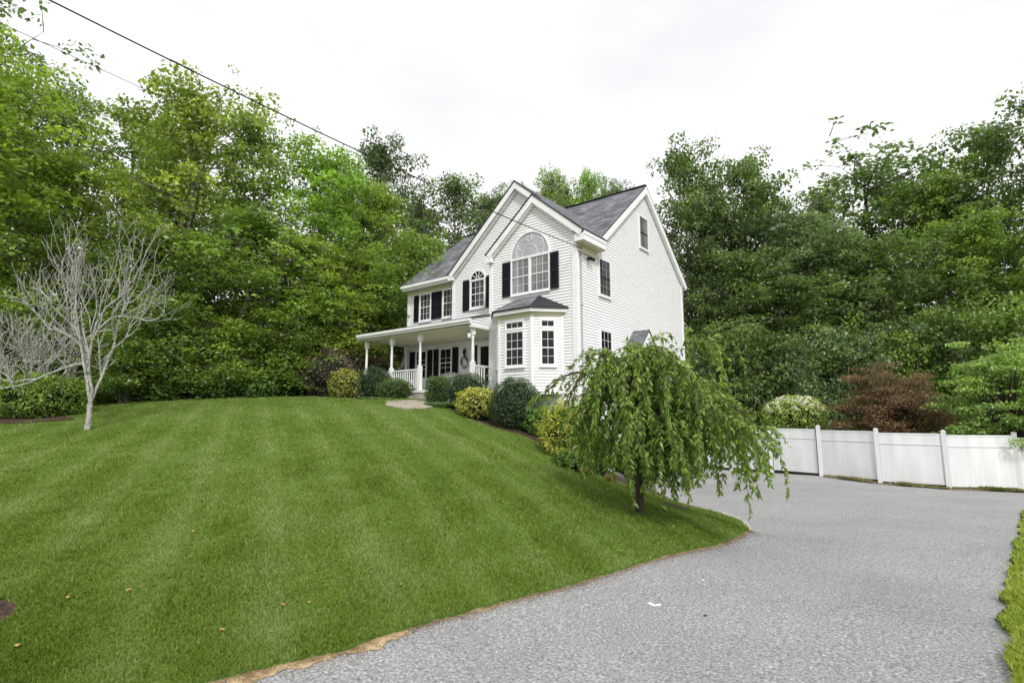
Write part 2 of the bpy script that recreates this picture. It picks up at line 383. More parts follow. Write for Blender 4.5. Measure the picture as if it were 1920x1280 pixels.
def stripe(x, y):
    s = (x * .90 + y * .43) / 1.0 + .07 * fbm2(x, y, .4, 4)
    w = np.clip(.5 + 1.3 * np.sin(2 * PI * s), 0, 1)
    fade = .55 + .45 * fbm2(x, y, .35, 9)
    w = np.clip(1.7 * np.sin(2 * PI * s) - .5, 0, 1.2) + .5 * np.clip(1.9 * np.sin(4 * PI * s + 1.1) - .9, 0, 1)
    return np.clip(.18 + .38 * w * (.35 + .65 * fade) + .24 * fbm2(x, y, 1.3, 2) + .16 * fbm2(x, y, 5.5, 6) + .10, 0, .94)
lawn = tag(sheet('lawn', LAWN, .24, .0, M_LAWN, .45, stripe), kind='structure')
tag(sheet('driveway', DRIVE, .6, -.035, M_ASPH, .45), kind='structure')
VERGE = densify([(2.2, -3), (2.4, 2.0), (2.9, 3.2), (3.45, 3.95), (3.75, 4.3), (4.2, 4.7), (4.5, 5.2), (5.7, 6.4), (7.76, 8.52), (9.6, 10.4), (11.1, 11.98)], .25, .06, 8, closed=False) + [(15.2, 15.3), (19, 17.2), (30, 18), (40, 0), (20, -8)]
tag(sheet('grass_verge', VERGE, .6, .005, M_LAWN, .45, lambda x, y: np.clip(.5 + .3 * fbm2(x, y, 1.5, 5), 0, 1)), kind='structure')

tag(link('ground', terrain_grid([LAWN, DRIVE, VERGE])), kind='structure')
PB = [(4.35, 12.4)] + BED[::1] + [(-5, 28), (1, 22), (3.4, 19.3), (3.55, 18.4), (4.0, 16.8), (4.2, 15), (4.35, 13.5)]
tag(sheet('planting_bed', densify(PB, .5, .0, 2), .5, -.02, M_MULCH, .4), kind='structure')

def ribbon(name, pts, w0, w1, off, mat, seed=1, label=None):
    rnd = random.Random(seed); L = []; Rr = []; n = len(pts); ph = [rnd.uniform(0, 6) for _ in range(6)]; acc = 0
    for i, p in enumerate(pts):
        a = Vector(pts[max(0, i - 8)]); b = Vector(pts[min(n - 1, i + 8)]); d = (b - a).normalized(); nn = Vector((-d.y, d.x))
        if i: acc += (Vector(p) - Vector(pts[i - 1])).length
        nz = .5 + .22 * math.sin(acc * 2.1 + ph[0]) + .16 * math.sin(acc * 5.3 + ph[1]) + .12 * math.sin(acc * 13 + ph[2]) + .08 * math.sin(acc * 31 + ph[3]) + rnd.uniform(-.06, .06)
        L.append(Vector(p) + nn * .10); Rr.append(Vector(p) - nn * (w0 + (w1 - w0) * nz))
    q = L + Rr[::-1]; x = np.array([p.x for p in q]); y = np.array([p.y for p in q])
    v = np.c_[x, y, h(x, y) + off]; F = [(i, 2 * n - 1 - i, 2 * n - 2 - i, i + 1) for i in range(n - 1)]
    return tag(link(name, np_mesh(name, v, np.array(F), mat)), kind='structure')
ed = densify(EDGE[1:], .035, .0, 11, closed=False)
ribbon('sand_edge', ed, -.05, .045, -.0310, M_SAND, 2)
ribbon('sand_washout', densify([(-1.95, 3.93), (-1.5, 4.28), (-1.1, 4.66), (-.9, 4.92)], .035, .0, 5, closed=False), -.02, .15, -.0295, M_SAND, 9)
FENCE = [(19.2, 17.9), (16.75, 17.97), (14.6, 18.22), (13.1, 19.37), (12.0, 21.08)]
ribbon('fence_foot_soil', densify([(19, 17.55), (16.6, 17.6), (14.5, 17.9), (13.0, 19.1), (11.9, 20.8)], .05, .0, 4, closed=False), .45, .62, -.022, M_FOOT, 5)
def disc_sheet(name, cx, cy, rx, ry, off, mat, seed=0, kind='structure'):
    rnd = random.Random(seed)
    poly = [(cx + rx * math.cos(t) * rnd.uniform(.85, 1.12), cy + ry * math.sin(t) * rnd.uniform(.85, 1.12)) for t in [k * PI / 12 for k in range(24)]]
    return tag(sheet(name, poly, .25, off, mat, .12), kind=kind)
cx, cy = ongr(-62, 1165); disc_sheet('mulch_patch', cx, cy, .30, .34, .014, M_MULCH, 3)
cx, cy = ongr(1268, 950); disc_sheet('mulch_ring', cx, cy, .32, .28, .014, M_MULCH, 5)
cx, cy = ongr(20, 790); disc_sheet('mulch_bed', cx - .6, cy + .2, 2.2, .9, .03, M_MULCH, 6)
cx, cy = ongr(768, 757); disc_sheet('stone_walk', cx, cy, .85, 1.1, .03, M_STONE, 7)

# concrete drive edging beside the lawn tip
st = MB()
cp = [(4.28, 10.0), (4.62, 11.0), (4.62, 12.2)]
for (a, b) in zip(cp[:-1], cp[1:]):
    st.beam((a[0], a[1], h1(*a) - .045), (b[0], b[1], h1(*b) - .045), .15, .05, M_CONC)
tag(st.build('edging_strip'), 'pale concrete edging strip between the lawn tip and the driveway', 'edging')

# ------------------------------------------------------------------ grass blades (nobody could count them)
def grass(name, poly, n, ymin, ymax, xr, col, hgt, seed, excl=(), lean=.5, tf=stripe, off=-.004, patchy=False):
    r = np.random.default_rng(seed)
    iy = r.uniform(1 / ymax, 1 / ymin, n); Y = 1 / iy; X = Y * r.uniform(xr[0], xr[1], n)
    k = inside(poly, X, Y)
    for (ex, ey, er) in excl: k &= (X - ex) ** 2 + (Y - ey) ** 2 > er ** 2
    if patchy: k &= fbm2(X, Y, 3.3, 8) + .9 * fbm2(X, Y, 11, 2) + r.normal(0, .35, n) > .45
    X, Y = X[k], Y[k]; n = len(X); Z = h(X, Y) + off
    clump = .75 + .45 * fbm2(X, Y, 5., 3)
    H = hgt * np.clip(clump, .45, 1.5) * r.uniform(.6, 1.25, n) * (1 + .01 * Y); Wd = (.0030 + .00075 * Y) * r.uniform(.7, 1.3, n)
    a = r.uniform(0, 2 * PI, n); la = r.uniform(0, 2 * PI, n); l = lean * H * r.uniform(.1, 1.6, n)
    b = np.c_[X, Y, Z]; s = np.c_[np.cos(a), np.sin(a), np.zeros(n)] * Wd[:, None]
    top = b + np.c_[np.cos(la) * l, np.sin(la) * l, H]; mid = b + np.c_[np.cos(la) * l * .35, np.sin(la) * l * .35, H * .6]
    v = np.stack([b - s, b + s, mid + s * .8, top, mid - s * .8], 1).reshape(-1, 3)
    i = np.arange(n)[:, None] * 5; F = (i + np.array([[0, 1, 2, 4]])); F2 = (i + np.array([[4, 2, 3, 3]]))
    # quads + tip as a triangle kept in one face list: use 5-gon
    F = i + np.array([[0, 1, 2, 3, 4]])
    t = np.clip(tf(X, Y) + r.normal(0, .13, n), 0, .98); t = np.where(r.random(n) < .008, .99, t)
    me = np_mesh(name, v, F, M_GRASS, tint=np.repeat(t, 5))
    o = link(name, me); o.color = (*col, 1); return o
GEX = [(*ongr(-62, 1165), .27), (*ongr(1268, 950), .22)]
tag(grass('grass', LAWN, 620000, 3.3, 27, (-1.25, .55), (.178, .262, .047), .042, 1, GEX), kind='stuff', label='short mown green lawn grass', cat='grass')
tag(grass('verge_grass', VERGE, 60000, 3.0, 15, (.80, 1.25), (.30, .38, .05), .075, 2, (), .7, lambda x, y: np.clip(.5 + .25 * fbm2(x, y, 3, 5), 0, 1)), kind='stuff', label='longer bright grass along the right edge of the driveway', cat='grass')
# weeds at the foot of the fence
wp = densify([(19, 17.7), (16.6, 17.72), (14.5, 18.0), (13.0, 19.2), (12.0, 20.8)], .2, 0, 1, closed=False)
WEED = [(x - .20, y - .23) for x, y in wp] + [(x + .02, y + .08) for x, y in wp[::-1]]
def weedtint(x, y): return np.clip(.45 + .5 * fbm2(x, y, 2.0, 11), 0, 1)
g = grass('fence_weeds', WEED, 420000, 16, 22, (.5, 1.15), (.20, .21, .06), .085, 6, (), .9, weedtint, patchy=True); tag(g, kind='stuff', label='brownish weeds and grass at the foot of the white fence', cat='weeds')
# loose sand grains and grit thrown over the edge of the asphalt, pebbles and debris on it
def grit(name, label, pts, n, spread, size, mat, seed, off):
    r = np.random.default_rng(seed); P = np.array(pts); i = r.integers(0, len(P) - 1, n); f = r.random(n)[:, None]; c = P[i] * (1 - f) + P[i + 1] * f
    d = P[i + 1] - P[i]; nn = np.c_[d[:, 1], -d[:, 0]]; nn /= np.linalg.norm(nn, axis=1)[:, None] + 1e-9; c = c + nn * (r.exponential(spread, n) - .04)[:, None]
    s = size * r.uniform(.4, 1.5, n); z = h(c[:, 0], c[:, 1]) + off; B = np.c_[c, z]; q = r.normal(size=(n, 4, 3)); q /= np.linalg.norm(q, axis=2)[:, :, None]
    v = (B[:, None] + q * s[:, None, None]).reshape(-1, 3); k = np.arange(n)[:, None] * 4
    F = np.concatenate([k + np.array([[0, 1, 2]]), k + np.array([[0, 2, 3]]), k + np.array([[0, 3, 1]]), k + np.array([[1, 3, 2]])])
    return tag(link(name, np_mesh(name, v, F, mat)), label, 'grit', kind='stuff')
grit('sand_grains', 'loose sand grains along the lawn edge of the driveway', ed, 42000, .042, .0055, M_SAND, 4, -.027)
grit('edge_debris', 'fine dark crumbs of soil along the lawn edge of the driveway', ed, 5000, .10, .004, M_MULCH, 5, -.028)
_r = np.random.default_rng(6); _p = [(float(a), float(c)) for a, c in zip(_r.uniform(-1, 11, 900), _r.uniform(3.8, 17, 900))]; _p = [q for q in _p if inside(DRIVE, np.array([q[0]]), np.array([q[1]]))[0]]
grit('pebbles', 'scattered small pale pebbles and crumbs on the asphalt', [x for q in _p for x in (q, (q[0] + .01, q[1]))], 900, .02, .007, M_CONC, 7, -.030)
# ------------------------------------------------------------------ the house
FLOOR = EYE + 1.06
house = empty('house', (2.2628, 18.1147, FLOOR), -(PI / 2 - .8996))
tag(house, 'white clapboard two-storey house with steep front gables, black shutters and a front porch', 'house')
FR = lambda y: dict(o=(0, y), dx=(1, 0), n=(0, -1))         # walls facing the lawn
SIDE = dict(o=(0, 0), dx=(0, 1), n=(1, 0))                   # the gable end facing the driveway
LEFT = dict(o=(-10.86, 0), dx=(0, 1), n=(-1, 0))

def clip_band(poly, z0, z1):
    def cl(P, zc, keep_above):
        out = []
        for i in range(len(P)):
            a, b = P[i], P[(i + 1) % len(P)]; ia = (a[1] >= zc) == keep_above or a[1] == zc; ib = (b[1] >= zc) == keep_above or b[1] == zc
            if ia: out.append(a)
            if ia != ib and a[1] != b[1]:
                t = (zc - a[1]) / (b[1] - a[1]); out.append((a[0] + t * (b[0] - a[0]), zc))
        return out
    P = cl(poly, z0, True)
    return cl(P, z1, False) if len(P) > 2 else []
def lap_wall(name, frame, poly, parent, exp=.107, lip=.016):
    b = MB(**frame); zmin = min(p[1] for p in poly); zmax = max(p[1] for p in poly); z = zmin
    rnd = random.Random(len(name))
    b.prism(poly, -.06, -.012, M_SIDING)
    while z < zmax:
        q = clip_band(poly, z, min(z + exp, zmax))
        if len(q) > 2:
            off = lambda zz: lip * (z + exp - zz) / exp
            b.face([b.P(x, off(zz), zz) for x, zz in q], M_SIDING)
            xs = [p[0] for p in q if abs(p[1] - z) < 1e-5]
            if len(xs) >= 2:
                x0, x1 = min(xs), max(xs)
                b.face([b.P(x0, lip, z), b.P(x1, lip, z), b.P(x1, -.010, z), b.P(x0, -.010, z)], M_LAPSHADE)
                b.face([b.P(x0, lip + .0005, z + .008), b.P(x1, lip + .0005, z + .008), b.P(x1, lip + .0005, z), b.P(x0, lip + .0005, z)], M_LAPSHADE)  # strip on the lap face, its shadow line put in as colour
        z += exp
    return b.build(name, parent)

def window(parent, fr, x0, x1, z0, z1, nx, nz, glass=M_GLASS, casing=.07, darksash=False, sill=True, meet=True, name='window'):
    f = MB(**fr); c = casing
    fm = M_TRIM
    f.box(x0 - c, x0, -.02, .060, z0 - c, z1 + c, fm); f.box(x1, x1 + c, -.02, .060, z0 - c, z1 + c, fm)
    f.box(x0, x1, -.02, .0605, z1, z1 + c, fm); f.box(x0, x1, -.02, .0605, z0 - c, z0, fm)
    if sill: f.box(x0 - c - .02, x1 + c + .02, -.01, .085, z0 - c - .035, z0 - c - .001, fm)
    o = f.build(name, parent)
    p = MB(**fr); p.box(x0, x1, -.01, .026, z0, z1, glass); p.build('pane', o)
    g = MB(**fr); sm = M_GREYMETAL if darksash else M_TRIM; w = .013; s = .020
    g.box(x0, x0 + s, .0262, .045, z0, z1, sm); g.box(x1 - s, x1, .0262, .045, z0, z1, sm)
    g.box(x0 + s, x1 - s, .0262, .0452, z0, z0 + s + .01, sm); g.box(x0 + s, x1 - s, .0262, .0452, z1 - s, z1, sm)
    if meet: g.box(x0 + s, x1 - s, .0262, .048, (z0 + z1) / 2 - .018, (z0 + z1) / 2 + .018, sm if not darksash else M_BLACK)
    mw = M_TRIM if not darksash else M_GREYMETAL
    for i in range(1, nx):
        xx = x0 + (x1 - x0) * i / nx; g.box(xx - w / 2, xx + w / 2, .0262, .036, z0 + s + .01, z1 - s, mw)
    for j in range(1, nz):
        zz = z0 + (z1 - z0) * j / nz
        if meet and abs(zz - (z0 + z1) / 2) < .03: continue
        g.box(x0 + s, x1 - s, .0262, .0362, zz - w / 2, zz + w / 2, mw)
    g.build('grille', o)
    return o
def shutter(parent, fr, x0, x1, z0, z1):
    s = MB(**fr)
    s.box(x0, x0 + .045, .022, .062, z0, z1, M_BLACK); s.box(x1 - .045, x1, .022, .062, z0, z1, M_BLACK)
    for a in (z0, (z0 + z1) / 2 - .04, z1 - .08): s.box(x0 + .045, x1 - .045, .022, .0615, a, a + .08, M_BLACK)
    n = int((z1 - z0) / .045)
    for k in range(n):
        z = z0 + .02 + k * .045
        s.face([s.P(x0 + .04, .052, z), s.P(x1 - .04, .052, z), s.P(x1 - .04, .03, z + .042), s.P(x0 + .04, .03, z + .042)], M_BLACK)
    s.box(x0 + .01, x1 - .01, .020, .028, z0 + .01, z1 - .01, M_BLACK)
    return s.build('shutter', parent)

GZ = -3.5
lap_wall('front_wall', FR(1.66), [(-10.86, -2.0), (-3.99, -2.0), (-3.99, 3.3), (-7.12, 3.3), (-7.12, 5.2), (-10.86, 5.2)], house)
lap_wall('gable_wall', FR(1.06), [(-7.12, 2.8), (-.02, 2.8), (-.02, 5.6), (-3.42, 8.50), (-7.12, 5.28)], house)
lap_wall('gable_return_wall', dict(o=(-7.12, 0), dx=(0, 1), n=(-1, 0)), [(1.06, 2.8), (1.66, 2.8), (1.66, 5.25), (1.06, 5.25)], house)
lap_wall('wing_wall', FR(0), [(-3.99, GZ), (0, GZ), (0, 5.6), (-1.78, 7.10), (-3.99, 5.30)], house)
lap_wall('wing_return_wall', dict(o=(-3.99, 0), dx=(0, 1), n=(-1, 0)), [(0, GZ), (1.66, GZ), (1.66, 5.3), (0, 5.3)], house)
lap_wall('side_wall', SIDE, [(0, GZ), (10, GZ), (10, 5.62), (5.83, 9.02), (1.3, 5.28), (0, 5.28)], house)
b = MB(**LEFT); b.prism([(1.66, -2), (10, -2), (10, 5.62), (5.83, 9.02), (1.66, 5.55)], -.05, 0, M_SIDING); b.build('end_wall', house)
b = MB(**FR(10)); b.box(-10.8, -.07, -.03, .03, -3.3, 5.4, M_SIDING); b.build('back_wall', house)

# corner boards
for fr, x0, x1, z0, z1 in ((FR(0), -.17, .031, GZ, 5.28), (FR(0), -4.021, -3.86, GZ, 5.30), (FR(1.06), -7.151, -7.0, 2.8, 5.28), (FR(1.66), -10.891, -10.74, -1.0, 5.08),
                          (SIDE, 0.0, .12, GZ, 5.0), (SIDE, 9.88, 10.03, GZ, 5.55)):
    c = MB(**fr); c.box(x0, x1, .0, .034 if fr is not SIDE else .0335, z0, z1, M_TRIM); c.build('corner_board', house)

# ---- roofs
rz = lambda y: 9.18 - .827 * abs(y - 5.83)
r = MB()
r.slab([(-10.94, 1.24, rz(1.24)), (.17, 1.24, rz(1.24)), (.17, 5.83, 9.18), (-10.94, 5.83, 9.18)], .05, M_SHINGLE, M_DRIP)
r.slab([(.17, 10.42, rz(10.42)), (-10.94, 10.42, rz(10.42)), (-10.94, 5.83, 9.18), (.17, 5.83, 9.18)], .05, M_SHINGLE, M_DRIP)
r.beam((-10.94, 5.83, 9.19), (.17, 5.83, 9.19), .22, .035, M_DRIP)
main_roof = r.build('roof', house)
lz = lambda x: 5.40 - .84 * (x - .45)
r = MB()
r.slab([(.45, -.22, 5.40), (.45, 1.50, 5.40), (-3.42, 5.3, lz(-3.42)), (-3.42, .80, lz(-3.42)), (-1.78, .80, lz(-1.78)), (-1.78, -.22, lz(-1.78))], .05, M_SHINGLE, M_DRIP)
g1l = lambda x: lz(-3.42) - .882 * (-3.42 - x)
r.slab([(-3.42, .80, g1l(-3.42)), (-3.42, 5.3, g1l(-3.42)), (-7.28, 1.3, g1l(-7.28)), (-7.28, .80, g1l(-7.28))], .05, M_SHINGLE, M_DRIP)
g2l = lambda x: lz(-1.78) - .836 * (-1.78 - x)
r.slab([(-1.78, -.22, g2l(-1.78)), (-1.78, 1.2, g2l(-1.78)), (-4.12, 1.2, g2l(-4.12)), (-4.12, -.22, g2l(-4.12))], .05, M_SHINGLE, M_DRIP)
r.build('gable_roof', house)
# rake boards
def rake(p0, p1, drop, depth, w=.05):
    """board under a sloping roof edge: p0,p1 at the underside edge"""
    b = MB(); a, c = Vector(p0), Vector(p1); d = (c - a).normalized(); side = Vector(depth).normalized(); up = side.cross(d)
    if up.z < 0: up = -up
    a = a - up * (drop / 2 + .052); c = c - up * (drop / 2 + .052)
    b.beam(tuple(a), tuple(c), w, drop, M_TRIM, up=tuple(up)) if False else None
    s = side * (w / 2); u = up * (drop / 2); P = []
    for q in (a, c):
        P += [q - s - u, q + s - u, q + s + u, q - s + u]
    i = len(b.v); b.v += [tuple(x) for x in P]
    for q in ((3, 2, 1, 0), (4, 5, 6, 7), (0, 1, 5, 4), (1, 2, 6, 5), (2, 3, 7, 6), (3, 0, 4, 7)):
        b.f.append(tuple(i + k for k in q)); b.m.append(b.mat(M_TRIM)); b.uv.append(None); b.sm.append(False)
    return b
def merge(bs, name, parent):
    o = MB()
    for b in bs:
        i = len(o.v); o.v += b.v
        for f, m, u, s in zip(b.f, b.m, b.uv, b.sm): o.f.append(tuple(i + k for k in f)); o.m.append(o.mat(b.mats[m])); o.uv.append(u); o.sm.append(s)
    return o.build(name, parent)
Y = (0, 1, 0); X = (1, 0, 0)
merge([rake((.42, -.17, lz(.42)), (-1.78, -.17, lz(-1.78)), .22, Y), rake((-4.08, -.171, g2l(-4.08)), (-1.78, -.171, g2l(-1.78)), .22, Y),
       rake((.05, -.07, lz(.05) - .15), (-1.78, -.07, lz(-1.78) - .15), .16, Y, .13), rake((-3.95, -.071, g2l(-3.95) - .15), (-1.78, -.071, g2l(-1.78) - .15), .16, Y, .13)], 'rake_board', house)
merge([rake((-3.0, .85, lz(-3.0)), (-3.42, .85, lz(-3.42)), .22, Y), rake((-1.6, .85, lz(-1.6)), (-3.0, .85, lz(-3.0)), .22, Y), rake((-7.24, .851, g1l(-7.24)), (-3.42, .851, g1l(-3.42)), .22, Y),
       rake((-1.6, .98, lz(-1.6) - .15), (-3.42, .98, lz(-3.42) - .15), .16, Y, .13), rake((-7.1, .981, g1l(-7.1) - .15), (-3.42, .981, g1l(-3.42) - .15), .16, Y, .13)], 'rake_board', house)
merge([rake((.10, 1.30, rz(1.30)), (.10, 5.83, 9.18), .24, X, .14), rake((.101, 10.38, rz(10.38)), (.101, 5.83, 9.18), .24, X, .14),
       rake((.045, 1.5, rz(1.5) - .24), (.045, 5.83, 9.18 - .24), .07, X, .05), rake((.0451, 10.0, rz(10.0) - .24), (.0451, 5.83, 9.18 - .24), .07, X, .05)], 'rake_board', house)
merge([rake((-10.88, 1.30, rz(1.30)), (-10.88, 5.83, 9.18), .22, X, .14), rake((-10.881, 10.38, rz(10.38)), (-10.881, 5.83, 9.18), .22, X, .14)], 'rake_board', house)
# eaves: cornice box on the wing's right side, left returns, main eave with gutter
c = MB(); c.box(.0345, .41, -1.47, .15, 5.03, 5.30, M_TRIM); c.box(.035, .36, -1.42, .10, 4.985, 5.029, M_CREAM); c.box(.41, .43, -1.47, .15, 5.24, 5.36, M_TRIM)
c.build('cornice', house)
c = MB(); c.box(.034, .07, -1.40, .0, 4.74, 4.984, M_CREAM); c.build('frieze', house)
c = MB(); c.prism([(-4.10, 4.98), (-3.80, 4.98), (-3.80, 5.45), (-4.10, 5.22)], .036, .18, M_TRIM); c.box(-4.10, -4.022, -.16, .035, 5.0, 5.24, M_TRIM); c.build('cornice', house)
c = MB(**FR(1.06)); c.prism([(-7.26, 4.98), (-6.98, 4.98), (-6.98, 5.35), (-7.26, 5.16)], .036, .22, M_TRIM); c.box(-7.26, -7.155, -.12, .035, 5.0, 5.20, M_TRIM); c.build('cornice', house)
c = MB(); c.box(-10.93, -7.16, -1.40, -1.28, 5.10, 5.30, M_TRIM); c.box(-10.92, -7.16, -1.64, -1.401, 5.09, 5.12, M_CREAM); c.box(-10.88, -7.13, -1.655, -1.62, 4.93, 5.088, M_CREAM)
c.box(-10.935, -7.29, -1.28, -1.19, 5.21, 5.34, M_TRIM); c.build('cornice', house)

# ---- windows of the upper storey
fw, fg, f0 = FR(1.66), FR(1.06), FR(0)
for x0, x1 in ((-9.93, -9.22), (-8.32, -7.66)): window(house, fw, x0, x1, 3.56, 4.84, 3, 4, M_GLASSHALF)
for x0, x1 in ((-10.38, -10.05), (-9.12, -8.79), (-8.76, -8.43), (-7.56, -7.25)): shutter(house, fw, x0, x1, 3.54, 4.86)
w = window(house, fg, -5.98, -5.23, 3.60, 4.76, 3, 4, M_GLASSHALF)
for x0, x1 in ((-6.47, -6.10), (-5.11, -4.74)): shutter(house, fg, x0, x1, 3.50, 4.88)
def arch(fr, xc, zc, rx, rzz, glass, parent, kind):
    pts = [(xc + rx * math.cos(t), zc + rzz * math.sin(t)) for t in [PI * k / 20 for k in range(21)]]
    out = [(xc + (rx + .075) * math.cos(t), zc + (rzz + .075) * math.sin(t)) for t in [PI * k / 20 for k in range(21)]]
    f = MB(**fr)
    for k in range(20):
        a, b_, c_, d_ = pts[k], pts[k + 1], out[k + 1], out[k]
        f.prism([d_, c_, b_, a], -.01, .058, M_TRIM)
    f.box(xc - rx - .075, xc + rx + .075, -.01, .066, zc - .075, zc, M_TRIM)
    o = f.build('arch_window', parent)
    p = MB(**fr); p.prism(pts, -.01, .027, glass); p.build('pane', o)
    g = MB(**fr)
    if kind == 'fan':
        for t in (PI * .2, PI * .4, PI * .6, PI * .8):
            g.beam(g.P(xc + rx * .25 * math.cos(t), .034, zc + rzz * .25 * math.sin(t)), g.P(xc + rx * .98 * math.cos(t), .034, zc + rzz * .98 * math.sin(t)), .026, .026, M_TRIM)
        pr = [g.P(xc + rx * .25 * math.cos(t), .034, zc + rzz * .25 * math.sin(t)) for t in [PI * k / 10 for k in range(11)]]
        for a, c_ in zip(pr[:-1], pr[1:]): g.beam(a, c_, .02, .02, M_TRIM)
    else:
        def curve(fn, n=14, w_=.020):
            q = [g.P(xc + rx * fn(k / n)[0], .034, zc + rzz * fn(k / n)[1]) for k in range(n + 1)]
            g.tube(q, w_ / 2, M_TRIM, 5, False)
        curve(lambda s: (.42 * math.cos(PI * s), .50 * math.sin(PI * s)))
        for sg in (-1, 1):
            curve(lambda s: (sg * (.36 + .30 * math.sin(PI * s * .55)), .28 + .42 * s - .12 * math.sin(PI * s)))
            curve(lambda s: (sg * (.70 + .06 * math.sin(PI * s)), .02 + .62 * s))
            curve(lambda s: (sg * (.62 - .60 * s), .62 + .10 * math.sin(PI * s)))
            curve(lambda s: (sg * .10, .70 + .22 * s), 4)
    g.build('grille', o); return o
arch(fg, -5.605, 4.835, .385, .34, M_GLASS, house, 'fan')
arch(f0, -2.01, 4.93, .86, .90, M_GLASSARCH, house, 'scroll')
for x0, x1 in ((-2.87, -2.055), (-1.965, -1.15)): window(house, f0, x0, x1, 3.53, 4.85, 3, 4, M_GLASSUP, .045, meet=True)
for x0, x1 in ((-3.33, -2.95), (-1.07, -.72)): shutter(house, f0, x0, x1, 3.50, 4.87)
# side windows
window(house, SIDE, 1.59, 2.41, 3.46, 4.82, 3, 4, M_GLASSHALF, .06, darksash=True)
window(house, SIDE, 1.59, 2.41, .72, 2.08, 3, 4, M_GLASS, .06)
window(house, SIDE, 5.26, 6.07, 6.24, 7.62, 1, 2, M_GLASSUP, .06, darksash=True)
# garage doors of the basement, behind the weeping tree
for y0 in (2.6, 6.1):
    g = MB(**SIDE); g.box(y0 - .12, y0, .0, .05, -3.4, -.85, M_TRIM); g.box(y0 + 2.7, y0 + 2.82, .0, .05, -3.4, -.85, M_TRIM); g.box(y0, y0 + 2.7, .0, .0505, -1.0, -.85, M_TRIM)
    for k in range(4):
        g.box(y0, y0 + 2.7, .0, .030, -3.3 + k * .575, -3.3 + k * .575 + .565, M_TRIM)
        for j in range(4): g.box(y0 + .1 + j * .65, y0 + .62 + j * .65, .0301, .036, -3.3 + k * .575 + .1, -3.3 + k * .575 + .46, M_VINYL)
    g.build('garage_door', house)
# gabled hood over the side entry
hd = MB(**SIDE); hc, hw, hp = 4.35, .82, .72
hd.slab([hd.P(hc, 0.02, 2.40), hd.P(hc, hp, 2.40), hd.P(hc - hw, hp, 1.62), hd.P(hc - hw, 0.02, 1.62)], .04, M_SHINGLE, M_DRIP)
hd.slab([hd.P(hc, 0.02, 2.40), hd.P(hc, hp, 2.40), hd.P(hc + hw, hp, 1.62), hd.P(hc + hw, 0.02, 1.62)], .04, M_SHINGLE, M_DRIP)
hd.prism([(hc - hw + .04, 1.56), (hc + hw - .04, 1.56), (hc, 2.33)], hp - .08, hp - .03, M_TRIM); hd.box(hc - .62, hc + .62, .03, hp - .08, 1.50, 1.56, M_TRIM)
hood = hd.build('entry_hood', house)
hb = MB(**SIDE)
for s in (-1, 1): hb.box(hc + s * .6 - .04, hc + s * .6 + .04, hp - .2, hp - .12, -2.75, 1.50, M_TRIM)
hb.box(hc - .64, hc + .64, .03, hp - .02, -2.95, -2.75, M_CONC); hb.build('hood_post', house)

# ---- the bay
B0, B1, BD = -2.88, -1.38, .80
bz0, bz1 = -.24, 2.44
s2 = math.sqrt(.5); LB = BD / s2
bayF = dict(o=(0, -BD), dx=(1, 0), n=(0, -1)); bayR = dict(o=(B1, -BD), dx=(s2, s2), n=(s2, -s2)); bayL = dict(o=(B0 - BD, 0), dx=(s2, -s2), n=(-s2, -s2))
lap_wall('bay_wall', bayF, [(B0, bz0), (B1, bz0), (B1, bz1), (B0, bz1)], house)
lap_wall('bay_wall', bayR, [(0, bz0), (LB, bz0), (LB, bz1), (0, bz1)], house)
lap_wall('bay_wall', bayL, [(0, bz0), (LB, bz0), (LB, bz1), (0, bz1)], house)
for fr, a, c_ in ((bayF, B1 - .07, B1 + .012), (bayR, -.012, .07), (bayR, LB - .08, LB), (bayF, B0 - .012, B0 + .07), (bayL, 0, .08), (bayL, LB - .07, LB + .012)):
    t = MB(**fr); t.box(a, c_, .0, .032, bz0 + .002, bz1, M_TRIM); t.build('corner_board', house)
for fr, a, c_, nx in ((bayF, B0 + .38, B1 - .35, 3), (bayR, .34, .80, 2), (bayL, .33, .79, 2)):
    window(house, fr, a, c_, .72, 1.92, nx, 4, M_GLASS, .06)
    window(house, fr, a, c_, 2.05, 2.28, nx, 1, M_GLASS, .05, sill=False, meet=False, name='transom_window')
hexa = lambda e, z: [(B0 - BD - e * 1.0, 0, z), (B0 - e * .41, -BD - e, z), (B1 + e * .41, -BD - e, z), (B1 + BD + e * 1.0, 0, z)]
def polyprism(b, P, z0, z1, m):
    n_ = len(P); lo = [(p[0], p[1], z0) for p in P]; hi = [(p[0], p[1], z1) for p in P]; b.face(lo, m); b.face(hi[::-1], m)
    for k in range(n_): b.face([lo[k], hi[k], hi[(k + 1) % n_], lo[(k + 1) % n_]], m)
t = MB(); polyprism(t, hexa(.035, 0), 2.44, 2.58, M_CREAM); polyprism(t, hexa(.20, 0), 2.58, 2.70, M_TRIM); t.build('bay_cornice', house)
t = MB(); polyprism(t, hexa(.01, 0), bz0 - .05, bz0, M_TRIM); t.build('bay_floor', house)
r = MB(); e = hexa(.27, 2.74); top = [(-2.62, -.01, 3.36), (-1.62, -.01, 3.36)]
r.slab([e[1], e[2], top[1], top[0]], .04, M_SHINGLE, M_DRIP); r.slab([e[2], e[3], (e[3][0], -.005, 2.74), top[1]], .04, M_SHINGLE, M_DRIP); r.slab([e[0], e[1], top[0]], .04, M_SHINGLE, M_DRIP)
r.build('bay_roof', house)

